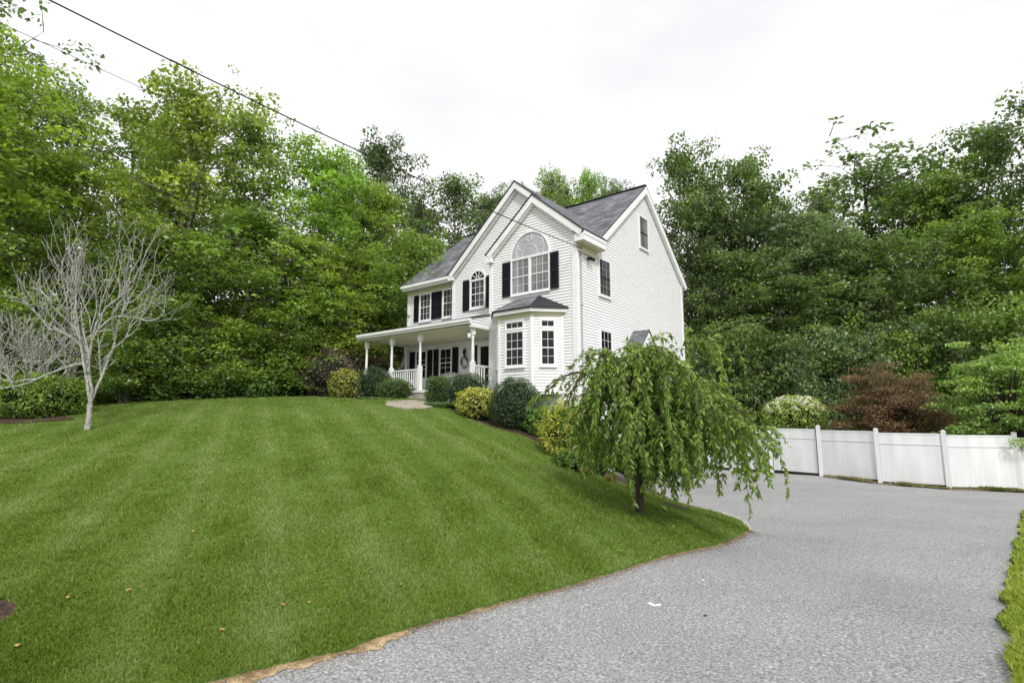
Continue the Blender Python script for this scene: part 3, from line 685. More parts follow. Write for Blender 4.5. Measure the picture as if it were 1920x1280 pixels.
# ---- the porch
YF = -.87
fl = MB(); fl.box(-10.86, -4.02, -1.64, .97, -.10, 0, M_TRIM); fl.box(-10.80, -4.1, -.9, .90, -2.0, -.10, M_TRIM); fl.build('porch_floor', house)
pz = lambda y: 2.64 + (y + 1.22) * .235
r = MB(); r.slab([(-11.0, -1.22, pz(-1.22)), (-3.92, -1.22, pz(-1.22)), (-3.92, -.03, pz(-.03)), (-4.03, -.03, pz(-.03)), (-4.03, 1.62, pz(1.62)), (-11.0, 1.62, pz(1.62))], .04, M_SHINGLE, M_DRIP)
r.box(-11.0, -3.93, 1.12, 1.20, 2.40, 2.595, M_TRIM)
r.box(-10.98, -3.95, 1.20, 1.27, 2.50, 2.60, M_TRIM)
r.box(-10.98, -10.93, -1.60, 1.119, 2.371, 2.60, M_TRIM)
pr = r.build('porch_roof', house)
t = MB(); t.box(-10.96, -4.03, -1.60, 1.119, 2.33, 2.37, M_CREAM); t.build('porch_ceiling', house)
lap_wall('porch_end_wall', dict(o=(-3.97, 0), dx=(0, 1), n=(1, 0)), [(-1.12, 2.37), (-.03, 2.37), (-.03, 2.87), (-1.12, 2.61)], house)
t = MB(); t.box(-4.04, -3.93, .03, 1.14, 2.28, 2.368, M_TRIM); t.build('porch_trim', house)
def post(x, y, z0, name='porch_post'):
    b = MB(o=(x, -y), dx=(1, 0), n=(0, 1)) if False else MB()
    b.box(x - .075, x + .075, -y - .075, -y + .075, z0, 1.0, M_TRIM)
    b.box(x - .075, x + .075, -y - .075, -y + .075, 2.02, 2.33, M_TRIM)
    prof = [(1.0, .06), (1.03, .07), (1.06, .045), (1.10, .060), (1.5, .055), (1.88, .048), (1.93, .066), (1.97, .048), (2.02, .062)]
    b.tube([(x, y, z) for z, _ in prof], [q for _, q in prof], M_TRIM, 12)
    return b.build(name, house)
for x in (-10.66, -8.88, -7.05, -4.10): post(x, YF, -.10)
post(-10.74, 1.50, 0)
def railing(x0, x1, y0, y1):
    b = MB(); L = math.hypot(x1 - x0, y1 - y0)
    b.beam((x0, y0, .86), (x1, y1, .86), .07, .05, M_TRIM); o = b.build('railing', house)
    b = MB(); b.beam((x0, y0, .12), (x1, y1, .12), .05, .05, M_TRIM); b.build('bottom_rail', o); n_ = int(L / .13)
    proto = None
    for k in range(1, n_):
        s_ = k / n_; x, y = x0 + (x1 - x0) * s_, y0 + (y1 - y0) * s_
        if proto is None:
            q = MB(); q.box(-.017, .017, -.017, .017, .14, .84, M_TRIM); proto = q.build('baluster', o); proto.location = (x, y, 0)
        else:
            d = proto.copy(); COL.objects.link(d); d.parent = o; d.location = (x, y, 0)
railing(-10.58, -8.96, YF, YF); railing(-8.80, -7.13, YF, YF); railing(-4.10, -4.10, YF + .08, -.06)
railing(-10.74, -10.74, YF + .08, 1.42)
# entrance steps
s = MB()
for k in range(3): s.box(-6.95, -5.72, .98 + k * .30, .98 + k * .30 + .32, -.95, -.17 - k * .17, M_STONE)
s.build('step', house)
# porch windows, shutters, door
PWZ0, PWZ1 = .74, 2.04
for x0, x1 in ((-10.12, -9.44), (-8.46, -7.76)): window(house, fw, x0, x1, PWZ0, PWZ1, 2, 3, M_GLASS, .05)
for x0, x1 in ((-10.60, -10.24), (-9.32, -9.00), (-8.90, -8.58), (-7.65, -7.30)): shutter(house, fw, x0, x1, PWZ0 - .02, PWZ1 + .03)
d = MB(**fw); d.box(-6.42, -6.28, 0, .06, 0, 2.2, M_TRIM); d.box(-6.10, -6.02, 0, .06, 0, 2.2, M_TRIM); d.box(-5.06, -4.94, 0, .06, 0, 2.2, M_TRIM); d.box(-6.28, -5.06, 0, .061, 2.06, 2.2, M_TRIM)
d.box(-6.28, -6.10, 0, .04, 0, .5, M_TRIM); d.box(-6.02, -5.06, 0, .045, 0, .28, M_TRIM); d.box(-6.02, -5.94, 0, .045, .28, 2.06, M_TRIM); d.box(-5.14, -5.06, 0, .0455, .28, 2.06, M_TRIM); d.box(-5.94, -5.14, 0, .045, 1.96, 2.06, M_TRIM)
d.box(-5.94, -5.14, 0, .046, 1.02, 1.09, M_TRIM)
do = d.build('door', house)
p = MB(**fw); p.box(-6.28, -6.10, .0, .03, .5, 2.06, M_GLASS); p.box(-5.94, -5.14, .0, .03, .28, 1.96, M_GLASS); p.build('pane', do)
hn = MB(**fw); hn.box(-5.99, -5.96, .046, .09, .95, 1.12, M_BRASS); hn.build('handle', do)

# ---- things fixed to the house but lifting off it
def at_house(x, y, z):
    return house.matrix_basis @ Vector((x, y, z))
HM = Matrix.Translation(house.location) @ Matrix.Rotation(house.rotation_euler.z, 4, 'Z')
def hpt(x, y, z): return HM @ Vector((x, y, z))
def on_house(name, label, cat, p):
    o = empty(name, hpt(*p), house.rotation_euler.z); return tag(o, label, cat)
# service mast
t = on_house('service_mast', 'grey electrical service mast rising up the side wall at the front corner', 'service mast', (.06, .24, 0))
b = MB(); b.tube([(0, 0, -1.2), (0, 0, 4.98)], .024, M_GREYMETAL, 8); b.build('conduit', t)
b = MB(); b.tube([(0, 0, 4.98), (0, -.02, 5.06), (.06, -.05, 5.08), (.11, -.06, 4.98)], [.03, .04, .04, .025], M_GREYMETAL, 8); b.build('weatherhead', t)
b = MB()
for z in (-.4, 1.2, 2.8, 4.4): b.box(-.03, .04, -.03, .03, z, z + .03, M_GREYMETAL)
b.build('bracket', t)
b = MB(); b.box(-.05, .12, -.14, .14, -1.6, -1.15, M_GREYMETAL); b.tube([(.13, 0, -1.33), (.19, 0, -1.33)], .09, M_GREYMETAL, 14); b.build('meter_box', t)
# security light
t = on_house('security_light', 'small black twin floodlight on the side wall beside the service mast', 'floodlight', (.03, .78, 4.62))
b = MB(); b.tube([(0, 0, 0), (.05, 0, 0)], .06, M_BLACK, 12); b.build('mount', t)
for s_ in (-1, 1):
    b = MB(); b.tube([(.05, s_ * .03, .0), (.12, s_ * .09, -.03), (.20, s_ * .13, -.07)], [.02, .05, .065], M_BLACK, 10); b.build('lamp_head', t)
# porch lantern
t = on_house('porch_lantern', 'small white-globe lantern on the rightmost porch post', 'lantern', (-4.20, YF - .06, 2.02))
b = MB(); b.box(-.03, .03, 0, .05, .02, .12, M_BRASS); b.tube([(0, 0, .10), (0, -.02, .20)], .012, M_BRASS, 6); b.build('bracket', t)
b = MB(); b.tube([(0, -.04, -.12), (0, -.04, -.08), (0, -.04, .0), (0, -.04, .07)], [.03, .065, .07, .03], M_TRIM, 10); b.build('globe', t)
# wall ornament
t = on_house('wall_ornament', 'dark metal and twig wall ornament hanging beside the porch door', 'wall ornament', (-6.85, 1.60, 1.45))
rnd = random.Random(5); b = MB()
for k in range(26):
    a = rnd.uniform(0, 2 * PI); r0 = rnd.uniform(.14, .24)
    b.tube([(r0 * math.cos(a + q), -.04 - .02 * rnd.random(), -.12 + 1.2 * r0 * math.sin(a + q)) for q in (0, .5, 1.0, 1.5)], .010, M_BARKDK, 4)
b.build('ring', t)
b = MB()
for k in range(14):
    a = rnd.uniform(-.8, .8); b.tube([(0, -.04, .15), (.10 * math.sin(a), -.06, .32), (.17 * math.sin(a), -.05, .45 * math.cos(a) + .08)], [.03, .02, .004], M_BARKDK, 4)
b.build('twig_spray', t)
# bench on the porch
t = on_house('porch_bench', 'white slatted bench standing on the porch under the front windows', 'bench', (-7.6, 1.15, 0))
b = MB(); b.box(-.65, .65, -.25, .22, .42, .46, M_TRIM); b.build('seat', t)
b = MB()
for k in range(13): x = -.6 + k * .1; b.box(x - .02, x + .02, -.26, -.23, .46, .80 + .10 * math.sin(PI * k / 12) + .03 * (k % 2), M_TRIM)
b.box(-.65, .65, -.262, -.228, .72, .77, M_TRIM); b.build('backrest', t)
for sx in (-1, 1):
    for sy in (-.2, .2):
        b = MB(); b.box(sx * .6 - .025, sx * .6 + .025, sy - .025, sy + .025, 0, .42, M_TRIM); b.build('leg', t)

# ------------------------------------------------------------------ overhead cables
def cable(name, label, p0, p1, sag, rad):
    p0, p1 = Vector(p0), Vector(p1); pts = []
    for k in range(41):
        s_ = k / 40; q = p0.lerp(p1, s_); q.z -= sag * 4 * s_ * (1 - s_); pts.append(tuple(q))
    b = MB(); b.tube(pts, rad, M_WIRE, 6); o = b.build(name); return tag(o, label, 'cable')
hq = hpt(.09, .22, 4.86)
cable('power_cable', 'thick black power cable running down from the upper left to the house corner', hq, aty(-260, -178, 6.2), .22, .0135)
cable('phone_cable', 'thin grey cable crossing the sky into the trees on the left', aty(700, 350, 44), aty(-200, -50, 13), .25, .011)

# ------------------------------------------------------------------ the white fence
def fence_seg(a, b, kind='fence', label=None, group=None):
    za, zb = h1(*a), h1(*b); A_, B_ = Vector((*a, za)), Vector((*b, zb)); d2 = (B_ - A_).to_2d(); L = d2.length; u = d2 / L
    t = empty(kind, (a[0], a[1], za), math.atan2(u.y, u.x)); tag(t, label, 'fence' if kind != 'gate' else 'gate', group)
    sl = (zb - za) * .6; zt = 1.76; g0, g1 = .07, L - .07
    if kind == 'gate': g0 += .03; g1 -= .03
    z0 = .06; st_ = sl / 2
    def rail(za_, zb_, th, name, m=M_VINYL):
        b_ = MB(); b_.box(g0, g1, -th, th, za_ + st_, zb_ + st_, m); return b_.build(name, t)
    rail(zt - .05, zt, .030, 'top_rail'); rail(zt - .40, zt - .36, .026, 'middle_rail'); rail(z0, z0 + .12, .026, 'bottom_rail')
    b_ = MB(); b_.box(g0, g1, -.0185, .0185, zt - .36 + st_, zt - .05 + st_, M_VINYL); b_.build('upper_panel', t)
    b_ = MB(); n_ = max(4, int((g1 - g0) / .152)); w_ = (g1 - g0) / n_
    for k in range(n_): b_.box(g0 + k * w_ + .0015, g0 + (k + 1) * w_ - .0015, -.018, .018, z0 + .12 + st_, zt - .40 + st_, M_VINYL)
    b_.box(g0 + .01, g1 - .01, -.0155, .0155, z0 + .12 + st_, zt - .4 + st_, M_VINYL); b_.box(g0, g1, -.0215, .0215, zt - .415 + st_, zt - .401 + st_, M_VSHADE); b_.box(g1 + .0, g1 + .012, -.02, .02, z0 + st_, zt - .02 + st_, M_VSHADE); b_.build('plank_panel', t)  # dark strips paint the shade below the middle rail and beside the post
    return t
def fence_post(p, kind='fence_post', label=None):
    z = h1(*p); t = empty(kind, (p[0], p[1], z), math.atan2(-1, 1.2)); tag(t, label, 'fence post')
    b_ = MB(); b_.box(-.066, .066, -.066, .066, -.3, 1.84, M_VINYL); b_.build('shaft', t)
    b_ = MB(); b_.box(-.075, .075, -.075, .075, 1.84, 1.862, M_VINYL); b_.face([(-.07, -.07, 1.862), (.07, -.07, 1.862), (0, 0, 1.90)], M_VINYL); b_.face([(.07, -.07, 1.862), (.07, .07, 1.862), (0, 0, 1.90)], M_VINYL)
    b_.face([(.07, .07, 1.862), (-.07, .07, 1.862), (0, 0, 1.90)], M_VINYL); b_.face([(-.07, .07, 1.862), (-.07, -.07, 1.862), (0, 0, 1.90)], M_VINYL); b_.build('cap', t)
    return t
FP = [(19.2, 17.95), (16.75, 17.97), (14.6, 18.22), (13.1, 19.37), (12.0, 21.08), (10.85, 22.66), (9.75, 24.1), (8.75, 25.5)]
LS = ['white vinyl fence panel at the right edge, past the last post', 'white vinyl fence panel under the drooping green dogwood branches', 'white vinyl fence panel in front of the right half of the red-brown maple',
      'white vinyl fence panel next to the gate, in front of the maple\'s left half', None, None, 'white vinyl fence panel closing the gap between gates and house']
for i in range(7):
    if i == 4: t = fence_seg(FP[i], FP[i + 1], 'gate', 'white vinyl gate leaf with black hinges beside the fence, under the hydrangea')
    elif i == 5: t = fence_seg(FP[i], FP[i + 1], 'gate', 'white vinyl gate leaf half hidden by the weeping tree')
    else: t = fence_seg(FP[i], FP[i + 1], 'fence', LS[i])
    if i in (4, 5):
        for zz in (.25, 1.42):
            b = MB(); b.box((.07 if i == 4 else 1.0), (.40 if i == 4 else 1.3), .03, .045, zz, zz + .05, M_BLACK); b.build('hinge', t)
        b = MB(); b.box(.1, .35, -.02, .02, .01, .06, M_BLACK); b.build('drop_rod', t)
        b = MB(); b.box(.070, .098, -.03, .03, .06, 1.80, M_BLACK); b.build('hinge_gap_shade', t)  # black strip paints the darkness of the open gap at the hinges
PL = ['white fence post beyond the right edge', 'white fence post at the right edge, behind the dogwood tips', 'white fence post between the maple and the dogwood', 'white fence post in front of the middle of the red-brown maple',
      'white gate post beside the hydrangea with a dark hinge gap', 'white gate post where the two gate leaves meet', 'white gate post behind the weeping tree foliage', 'white fence post against the back corner of the house']
for i, p in enumerate(FP): fence_post(p, 'fence_post' if i < 4 or i == 7 else 'gate_post', PL[i])

# ------------------------------------------------------------------ foliage generators
def leaves(cent, nrm, dirv, ln, wd, fold=.18):
    """rhombic folded leaves; all inputs arrays; returns verts (4n,3), faces (n,4)"""
    n = len(cent)
    dirv = dirv - nrm * np.sum(dirv * nrm, 1)[:, None]; dirv /= np.linalg.norm(dirv, axis=1)[:, None] + 1e-9
    s = np.cross(nrm, dirv)
    a = cent - dirv * (ln * .5)[:, None]; c = cent + dirv * (ln * .5)[:, None]
    mid = cent - dirv * (ln * .08)[:, None] + nrm * (wd * fold)[:, None]
    b = mid + s * (wd * .5)[:, None]; d = mid - s * (wd * .5)[:, None]
    return np.stack([a, b, c, d], 1).reshape(-1, 3), np.arange(4 * n).reshape(n, 4)
def unit(v): return v / (np.linalg.norm(v, axis=1)[:, None] + 1e-9)
def clump_leaves(r, c, rad, flat, n, leaf, up=.75, droop=.25, shade=0., aspect=.62):
    """n leaves spread in a flattened blob, denser near its upper skin"""
    d = unit(r.normal(size=(n, 3))); rr = r.uniform(.15, 1, n) ** .5
    d[:, 2] = np.abs(d[:, 2]) * np.where(r.random(n) < .75, 1, -1)
    p = c + d * (rr * rad)[:, None] * np.array([1, 1, flat])
    nm = unit(r.normal(size=(n, 3)) * .60 + np.array([0, 0, up * .6]) + d * .60)
    dv = unit(d * np.array([1, 1, .2]) + r.normal(size=(n, 3)) * .6 + np.array([0, 0, -droop]))
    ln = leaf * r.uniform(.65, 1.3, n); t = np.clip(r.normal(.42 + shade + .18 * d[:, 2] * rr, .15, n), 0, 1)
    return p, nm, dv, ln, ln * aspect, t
def crown_arrays(r, clumps, leaf, nper, flat=.42, up=.75, droop=.25, aspect=.62):
    P = []
    for (c, rad, sh) in clumps:
        n = max(6, int(nper * rad * rad)); P.append(clump_leaves(r, np.array(c), rad, flat, n, leaf, up, droop, sh, aspect))
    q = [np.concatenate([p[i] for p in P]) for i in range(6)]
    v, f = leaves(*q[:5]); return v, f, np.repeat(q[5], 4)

def make_tree(seed, H=18, rad=3.6, base=.12, limbs=40, leaf=.205, nper=128, spread=1., style='maple', bark=None, cover=1.0):
    """a tree of height H at the origin: (trunk mesh, crown mesh)"""
    r = np.random.default_rng(seed); T = Tubes(); bark = bark or M_BARK
    k = 12; HT = H * (.93 if style == 'pine' else .84); zz = np.linspace(-.4, HT, k); wob = np.cumsum(r.normal(0, .10, (k, 2)), 0) * (H / 18); wob -= wob[0]
    pts = np.c_[wob, zz]; r0 = .011 * H + .03; rads = r0 * (1 - np.linspace(0, 1, k) ** 1.1 * .93)
    T.add(pts, rads, 8); clumps = []
    fork = style != 'pine'
    for i in range(limbs):
        t = base + (1 - base) * ((i + r.uniform(0, .8)) / limbs) ** .88; t = min(t, .985)
        z = t * HT; p0 = np.array([np.interp(z, zz, pts[:, 0]), np.interp(z, zz, pts[:, 1]), z])
        a = i * 2.399 + r.normal(0, .5); u = (t - base) / (1 - base)
        if style == 'pine': prof = (1 - u) ** .7 * .9 + .12; el = r.uniform(-.05, .22)
        elif style == 'sparse': prof = (.50 + .50 * u) * (1 if u < .85 else 1 - (u - .85) * 2.2); el = r.uniform(.2, .8)
        else: prof = (.66 + .46 * math.sin(PI * min(1, .12 + u * .78))) * (1 if u < .80 else 1 - (u - .80) * 1.9); el = r.uniform(-.1, .75) + u ** 2 * .7
        L = rad * prof * r.uniform(.62, 1.18)
        dh = np.array([math.cos(a), math.sin(a)]); m = 6; s = np.linspace(0, 1, m)
        bend = r.normal(0, .15, 2)
        path = np.c_[p0[0] + dh[0] * L * s * math.cos(el) + bend[0] * s ** 2 * L, p0[1] + dh[1] * L * s * math.cos(el) + bend[1] * s ** 2 * L,
                     p0[2] + L * (math.sin(el) * s - (.18 if style != 'sparse' else .05) * s ** 2)]
        lr = max(.018, r0 * .42 * (1 - t * .75)); T.add(path, lr * (1 - .85 * s), 5)
        nc = 4 if style != 'sparse' else 5
        for j in range(nc):
            ss = (.34 + .66 * j / (nc - 1)) if style != 'pine' else .25 + .75 * j / (nc - 1)
            c = np.array([np.interp(ss, s, path[:, q]) for q in range(3)])
            off = r.normal(0, 1, 3) * L * (.22 if j < nc - 1 else .12) * np.array([1, 1, 1.0]); c2 = c + off
            T.add(np.array([c, (c + c2) / 2 + [0, 0, .05], c2]), [.02, .014, .006], 3)
            cr = r.choice([.5, .75, 1.15], p=[.35, .4, .25]) * r.uniform(.85, 1.15) * (rad / 3.4) ** .5 * (.8 if style == 'sparse' else 1) * (1 - .25 * u)
            if style == 'pine': cr *= .8
            clumps.append((c2, cr, r.normal(0, .17)))
            if style == 'maple' and r.random() < .9 * cover:
                c3 = c + r.normal(0, 1, 3) * L * .28 * np.array([1, 1, .8]); clumps.append((c3, cr * .8, r.normal(-.03, .07)))
    top = pts[-1]; 
    for j in range(9 if style == 'maple' else 5): clumps.append((top + r.normal(0, .35 if style != 'maple' else 1.0, 3) * [1, 1, .4] + [0, 0, -.3 + .12 * j], .45 if style != 'maple' else .8, .05))
    fl = dict(maple=.78, sparse=.50, pine=.36)[style]
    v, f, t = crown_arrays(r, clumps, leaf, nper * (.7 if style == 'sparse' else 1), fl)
    return T.mesh('trunk', bark), np_mesh('crown', v, f, M_LEAF, tint=t), float(np.percentile(v[:, 2], 99.8)), float(np.percentile(np.hypot(v[:, 0], v[:, 1]), 97))

PROTO = {}
def proto(key):
    if key not in PROTO:
        k = dict(m1=dict(seed=11, rad=3.9, limbs=46), m2=dict(seed=12, rad=3.3, limbs=44, base=.10), m3=dict(seed=13, rad=3.6, limbs=40, base=.20), m4=dict(seed=14, rad=3.0, limbs=42, base=.12),
                 s1=dict(seed=21, rad=3.6, limbs=26, base=.28, style='sparse', nper=130), s2=dict(seed=22, rad=3.0, limbs=46, base=.20, style='sparse', nper=190),
                 p1=dict(seed=31, rad=3.4, limbs=60, base=.12, style='pine', leaf=.15, nper=170),
                 u1=dict(seed=41, H=6, rad=2.6, limbs=22, base=.10, leaf=.17, nper=120), u2=dict(seed=42, H=6, rad=2.2, limbs=20, base=.06, leaf=.16, nper=130),
                 g1=dict(seed=51, H=11, rad=2.4, limbs=20, base=.48, leaf=.2, nper=70, style='sparse'))[key]
        mt = make_tree(**k); PROTO[key] = (mt[:2], mt[2], mt[3])
    return PROTO[key]
def plant_tree(name, key, x, y, H, rad, col, rot, label, cat='tree', group=None, z=None):
    (tr, cr), H0, R0 = proto(key)
    o = empty(name, (x, y, (h1(x, y) if z is None else z)), rot); tag(o, label, cat, group)
    s = H / H0; sx = rad / R0; o.scale = (sx, sx, s)
    a = link('trunk', tr, o); b = link('crown', cr, o); b.color = (*col, 1)
    return o
def tree_px(key, px, Y, top, rad, col, label, name='tree', group='trees of the wood around the house'):
    p = aty(px, top, Y); z = h1(p[0], Y); H = p[2] - z; rad *= 1.22
    return plant_tree(name, key, p[0], Y, H, rad, col, random.uniform(0, 6.28), label, 'tree', group)
YG, OL, BR, MD, DK, DD, BL = (.28, .39, .06), (.27, .345, .06), (.24, .39, .06), (.20, .30, .058), (.145, .22, .06), (.09, .14, .045), (.18, .255, .11)
TREES = [
 # left side, front row
 ('s1', 15, 24, -25, 3.6, BL, 'tallest tree at the left edge with a thin airy top reaching above the photo'),
 ('m1', 40, 22, 125, 4.2, YG, 'yellow-green broad tree at the left edge, below the thin airy tree'),
 ('m2', -90, 19, 60, 3.8, YG, 'bright leafy tree cut by the left edge of the photo'),
 ('m4', 130, 29, 160, 3.2, DK, 'dark green tree top between the yellow-green tree and the airy round-topped tree'),
 ('s2', 245, 31, 185, 3.0, MD, 'airy round-topped tree behind the pale dead tree'),
 ('m3', 150, 25, 300, 3.4, OL, 'olive-leaved lower tree directly behind the pale dead tree'),
 ('m1', 395, 26, 172, 4.0, OL, 'big olive-yellow tree, the highest crown between the airy tree and the cable'),
 ('m2', 325, 29, 235, 3.2, YG, 'yellow-tinged tree shoulder left of the big olive-yellow tree'),
 ('m3', 500, 29, 200, 3.4, MD, 'mid green tree whose top touches the black cable'),
 ('m1', 590, 28, 262, 3.9, BR, 'bright green rounded tree right of the cable crossing'),
 ('m4', 640, 33, 320, 3.0, BR, 'fresh green tree shoulder sloping down towards the dark twin-topped tree'),
 ('m2', 722, 40, 258, 3.4, DD, 'dark twin-topped tree standing above its neighbours left of the house'),
 ('m3', 735, 33, 352, 3.2, OL, 'olive-green tree in front of the dark twin-topped tree'),
 ('s1', 800, 38, 345, 2.8, BL, 'thin half-bare tree showing sky through it left of the gable'),
 ('m4', 855, 38, 335, 3.2, DK, 'dark tree with a lumpy top just left of the big gable'),
 ('m2', 800, 31, 440, 3.0, MD, 'green tree behind the left end of the main roof'),
 ('m3', 935, 46, 345, 2.6, DK, 'small dark tree top touching the left slope of the gable'),
 ('m1', 1022, 46, 316, 2.2, MD, 'green pointed tree behind the roof valley, left of the pair'),
 ('m4', 1100, 47, 322, 2.3, BR, 'bright green rounded tree above the roof valley, right of the pair'),
 ('m3', 1155, 48, 345, 2.6, DK, 'low dark tree top just left of the side gable peak'),
 ('m1', 1310, 38, 345, 3.4, DK, 'dark rounded tree filling the skyline between the two bushy-topped trees'),
 ('m3', 1440, 38, 352, 3.4, MD, 'mid green tree at the left foot of the airy feathery tree'),
 ('m2', 1545, 39, 345, 3.2, BL, 'bluish tree half hidden behind the left side of the airy tree'),
 ('m4', 1668, 38, 335, 3.4, DK, 'dark green tree at the right foot of the airy feathery tree'),
 ('m1', 1800, 33, 310, 3.6, MD, 'green tree filling the skyline left of the tall green tree'),
 ('m3', 770, 41, 372, 3.2, DD, 'dark tree filling the gap right of the dark twin-topped tree'),
 ('m1', 905, 45, 368, 2.8, DD, 'dark tree low in the gap beside the gable rake'),
 ('m2', 1062, 50, 338, 2.6, DK, 'dark tree between the two pointed trees above the roof valley'),
 ('m3', 1128, 50, 335, 2.6, DK, 'dark tree right of the bright green tree above the roof valley'),
 ('m2', 975, 50, 350, 2.6, DK, 'dark tree top just peeking out behind the gable peak'),
 # left side, lower layer
 ('m2', 300, 24, 420, 3.0, MD, 'mid-height green tree right of the dead tree branches'),
 ('m4', 470, 25, 400, 3.2, MD, 'mid-height tree with open branches below the olive-yellow tree'),
 ('m3', 610, 26, 440, 3.4, OL, 'olive-tinged low tree with branches hanging towards the lawn'),
 ('m1', 700, 29, 470, 3.0, MD, 'green tree just left of the porch roof end'),
 # right side
 ('m2', 1283, 36, 270, 3.5, DK, 'dark narrow tree rising beside the right slope of the side gable'),
 ('m4', 1400, 36, 295, 3.6, DK, 'dark tree with a flat bushy top, second from the gable'),
 ('m3', 1335, 34, 370, 3.0, DD, 'very dark tree filling the dip beside the house wall'),
 ('m1', 1470, 35, 400, 3.6, BL, 'bluish green broad tree in the low dip of the skyline'),
 ('s2', 1600, 37, 292, 4.9, BL, 'open airy tree with feathery top standing above the right skyline'),
 ('m1', 1560, 31, 410, 3.6, BL, 'bluish green tree below the airy feathery tree'),
 ('m3', 1725, 33, 325, 3.6, MD, 'rounded mid green tree between the airy tree and the tall right edge tree'),
 ('m2', 1650, 30, 440, 3.4, DK, 'dark green tree behind the red-brown maple'),
 ('m2', 1868, 31, 205, 3.8, DK, 'tall green tree next to the right edge of the photo'),
 ('p1', 1935, 28, 120, 3.8, DD, 'tallest dark tree cut by the right edge of the photo'),
 ('m3', 1800, 29, 400, 3.4, MD, 'leaning green tree above the bright dogwood'),
 ('m2', 1930, 26, 400, 3.2, MD, 'green tree low at the right edge behind the dogwood'),
 ('m2', 1380, 31, 470, 3.2, DK, 'dark leafy tree right behind the house back corner'),
 ('m4', 1480, 30, 520, 3.0, DK, 'low dark tree above the cream-flowered hydrangea'),
]
random.seed(21)
for t in TREES: tree_px(*t)
# leafy saplings at the edge of the wood, left of the house
SAP = [('u1', 240, 21.5, 600, 2.0, MD), ('u2', 330, 22.5, 560, 2.2, MD), ('u1', 430, 24, 580, 2.3, YG), ('u2', 520, 24.5, 560, 2.3, MD), ('u1', 590, 25, 610, 2.2, MD), ('u2', 660, 27, 560, 2.2, OL), ('u1', 720, 29, 560, 2.0, DK), ('u2', 40, 20, 560, 2.2, MD), ('u1', -30, 18.5, 520, 2.2, MD),
       ('u2', 150, 21, 620, 1.9, DK), ('u1', 1320, 29, 620, 2.2, DK), ('u2', 1400, 28.5, 600, 2.2, DK), ('u1', 1490, 28, 620, 2.2, BL), ('u2', 1580, 27.5, 600, 2.2, BL), ('u1', 1680, 27, 590, 2.3, MD), ('u2', 1770, 26, 560, 2.2, DK), ('u2', 1880, 24.5, 560, 2.2, MD)]
SL = ['low sapling with layered leaves right of the dead tree trunk', 'sapling with pale layered leaves near the dead tree, second from it', 'yellow-green sapling at the lawn edge below the open-branched tree', 'leafy sapling at the middle of the far lawn edge',
      'leafy sapling at the lawn edge left of the purple shrub', 'olive sapling standing behind the purple shrub', 'dark sapling seen beyond the left porch post', 'leafy sapling between the two pale dead trees', 'leafy sapling at the left edge behind the hedge',
      'dark sapling behind the trunk of the pale dead tree', 'dark sapling against the back corner of the house', 'dark sapling behind the right side of the weeping tree', 'bluish green sapling behind the cream hydrangea', 'bluish green sapling left behind the red-brown maple',
      'green sapling directly behind the red-brown maple', 'dark sapling between the maple and the dogwood', 'green sapling behind the dogwood at the right']
for s_, l_ in zip(SAP, SL): tree_px(*s_, l_, 'sapling', 'saplings along the edge of the wood')

for (px, Y, top, rad, col, tx, ty, lb) in ((745, 28.0, 455, 1.9, MD, .10, .32, 'thin-trunked tree leaning right behind the left end of the porch roof'), (470, 24.6, 400, 2.2, YG, .05, .30, 'slender tree with a visible leaning trunk at the middle of the far lawn edge'),
        (385, 24.2, 430, 2.0, MD, .0, -.08, 'slender straight-trunked tree left of the leaning slender tree'), (262, 22.0, 470, 1.8, MD, .0, -.10, 'slender tree with a thin trunk just right of the dead tree')):
    t_ = tree_px('g1', px, Y, top, rad, col, lb); t_.rotation_euler = (tx, ty, 0)
# far-off wood that reads as one mass
def mass(name, spots, leaf, n_each, seed, label, rr=(3.0, 4.2), flat=1.15):
    r = np.random.default_rng(seed); V, F, T_ = [], [], []; nv = 0; tb = Tubes()
    for (x, y, H, rad) in spots:
        z0 = h1(x, y); m = 34
        cl = []
        for j in range(m):
            u = r.uniform(.02, 1); a = r.uniform(0, 2 * PI); q = rad * (.35 + .65 * math.sin(PI * min(1, .18 + u * .8))) * r.uniform(.3, 1)
            cl.append((np.array([x + q * math.cos(a), y + q * math.sin(a), z0 + u * H * .95]), r.uniform(.8, 1.3) * rad / 3, r.normal(-.05, .08)))
        v, f, t = crown_arrays(r, cl, leaf, n_each, .6); V.append(v); F.append(f + nv); T_.append(t); nv += len(v)
    me = np_mesh(name, np.concatenate(V), np.concatenate(F), M_LEAF, tint=np.concatenate(T_)); o = link(name, me)
    return tag(o, label, 'wood', kind='stuff')
rg = np.random.default_rng(77)
def topprof(px):
    return float(np.interp(px, [-200, 0, 60, 180, 300, 420, 560, 660, 780, 900, 1000, 1120, 1240, 1320, 1460, 1600, 1750, 1900, 2100], [60, 130, 190, 230, 260, 240, 300, 350, 410, 400, 370, 375, 380, 370, 430, 400, 390, 320, 250]))
spots = []
for Yd, n_ in ((36, 17), (44, 17), (54, 18)):
    for k in range(n_):
        px = -250 + (2450) * (k + rg.uniform(.1, .9)) / n_
        if 700 < px < 1250 and Yd < 50: continue
        if 200 < px < 660 and rg.random() < .55: continue
        p = aty(px, topprof(px) + rg.uniform(10, 70), Yd); spots.append((p[0], Yd + rg.uniform(-3, 3), p[2] - h1(p[0], Yd), rg.uniform(3.0, 4.2)))
o = mass('distant_wood', spots, .34, 52, 5, 'dense dark wood behind the nearer trees'); o.color = (.085, .13, .045, 1)
us = []
for k in range(64):
    px = -150 + 900 * k / 64; p = aty(px, 700, 26 + rg.uniform(-1, 3) + (3 if px > 550 else 0)); us.append((p[0], p[1], rg.uniform(1.2, 3.0), 1.6))
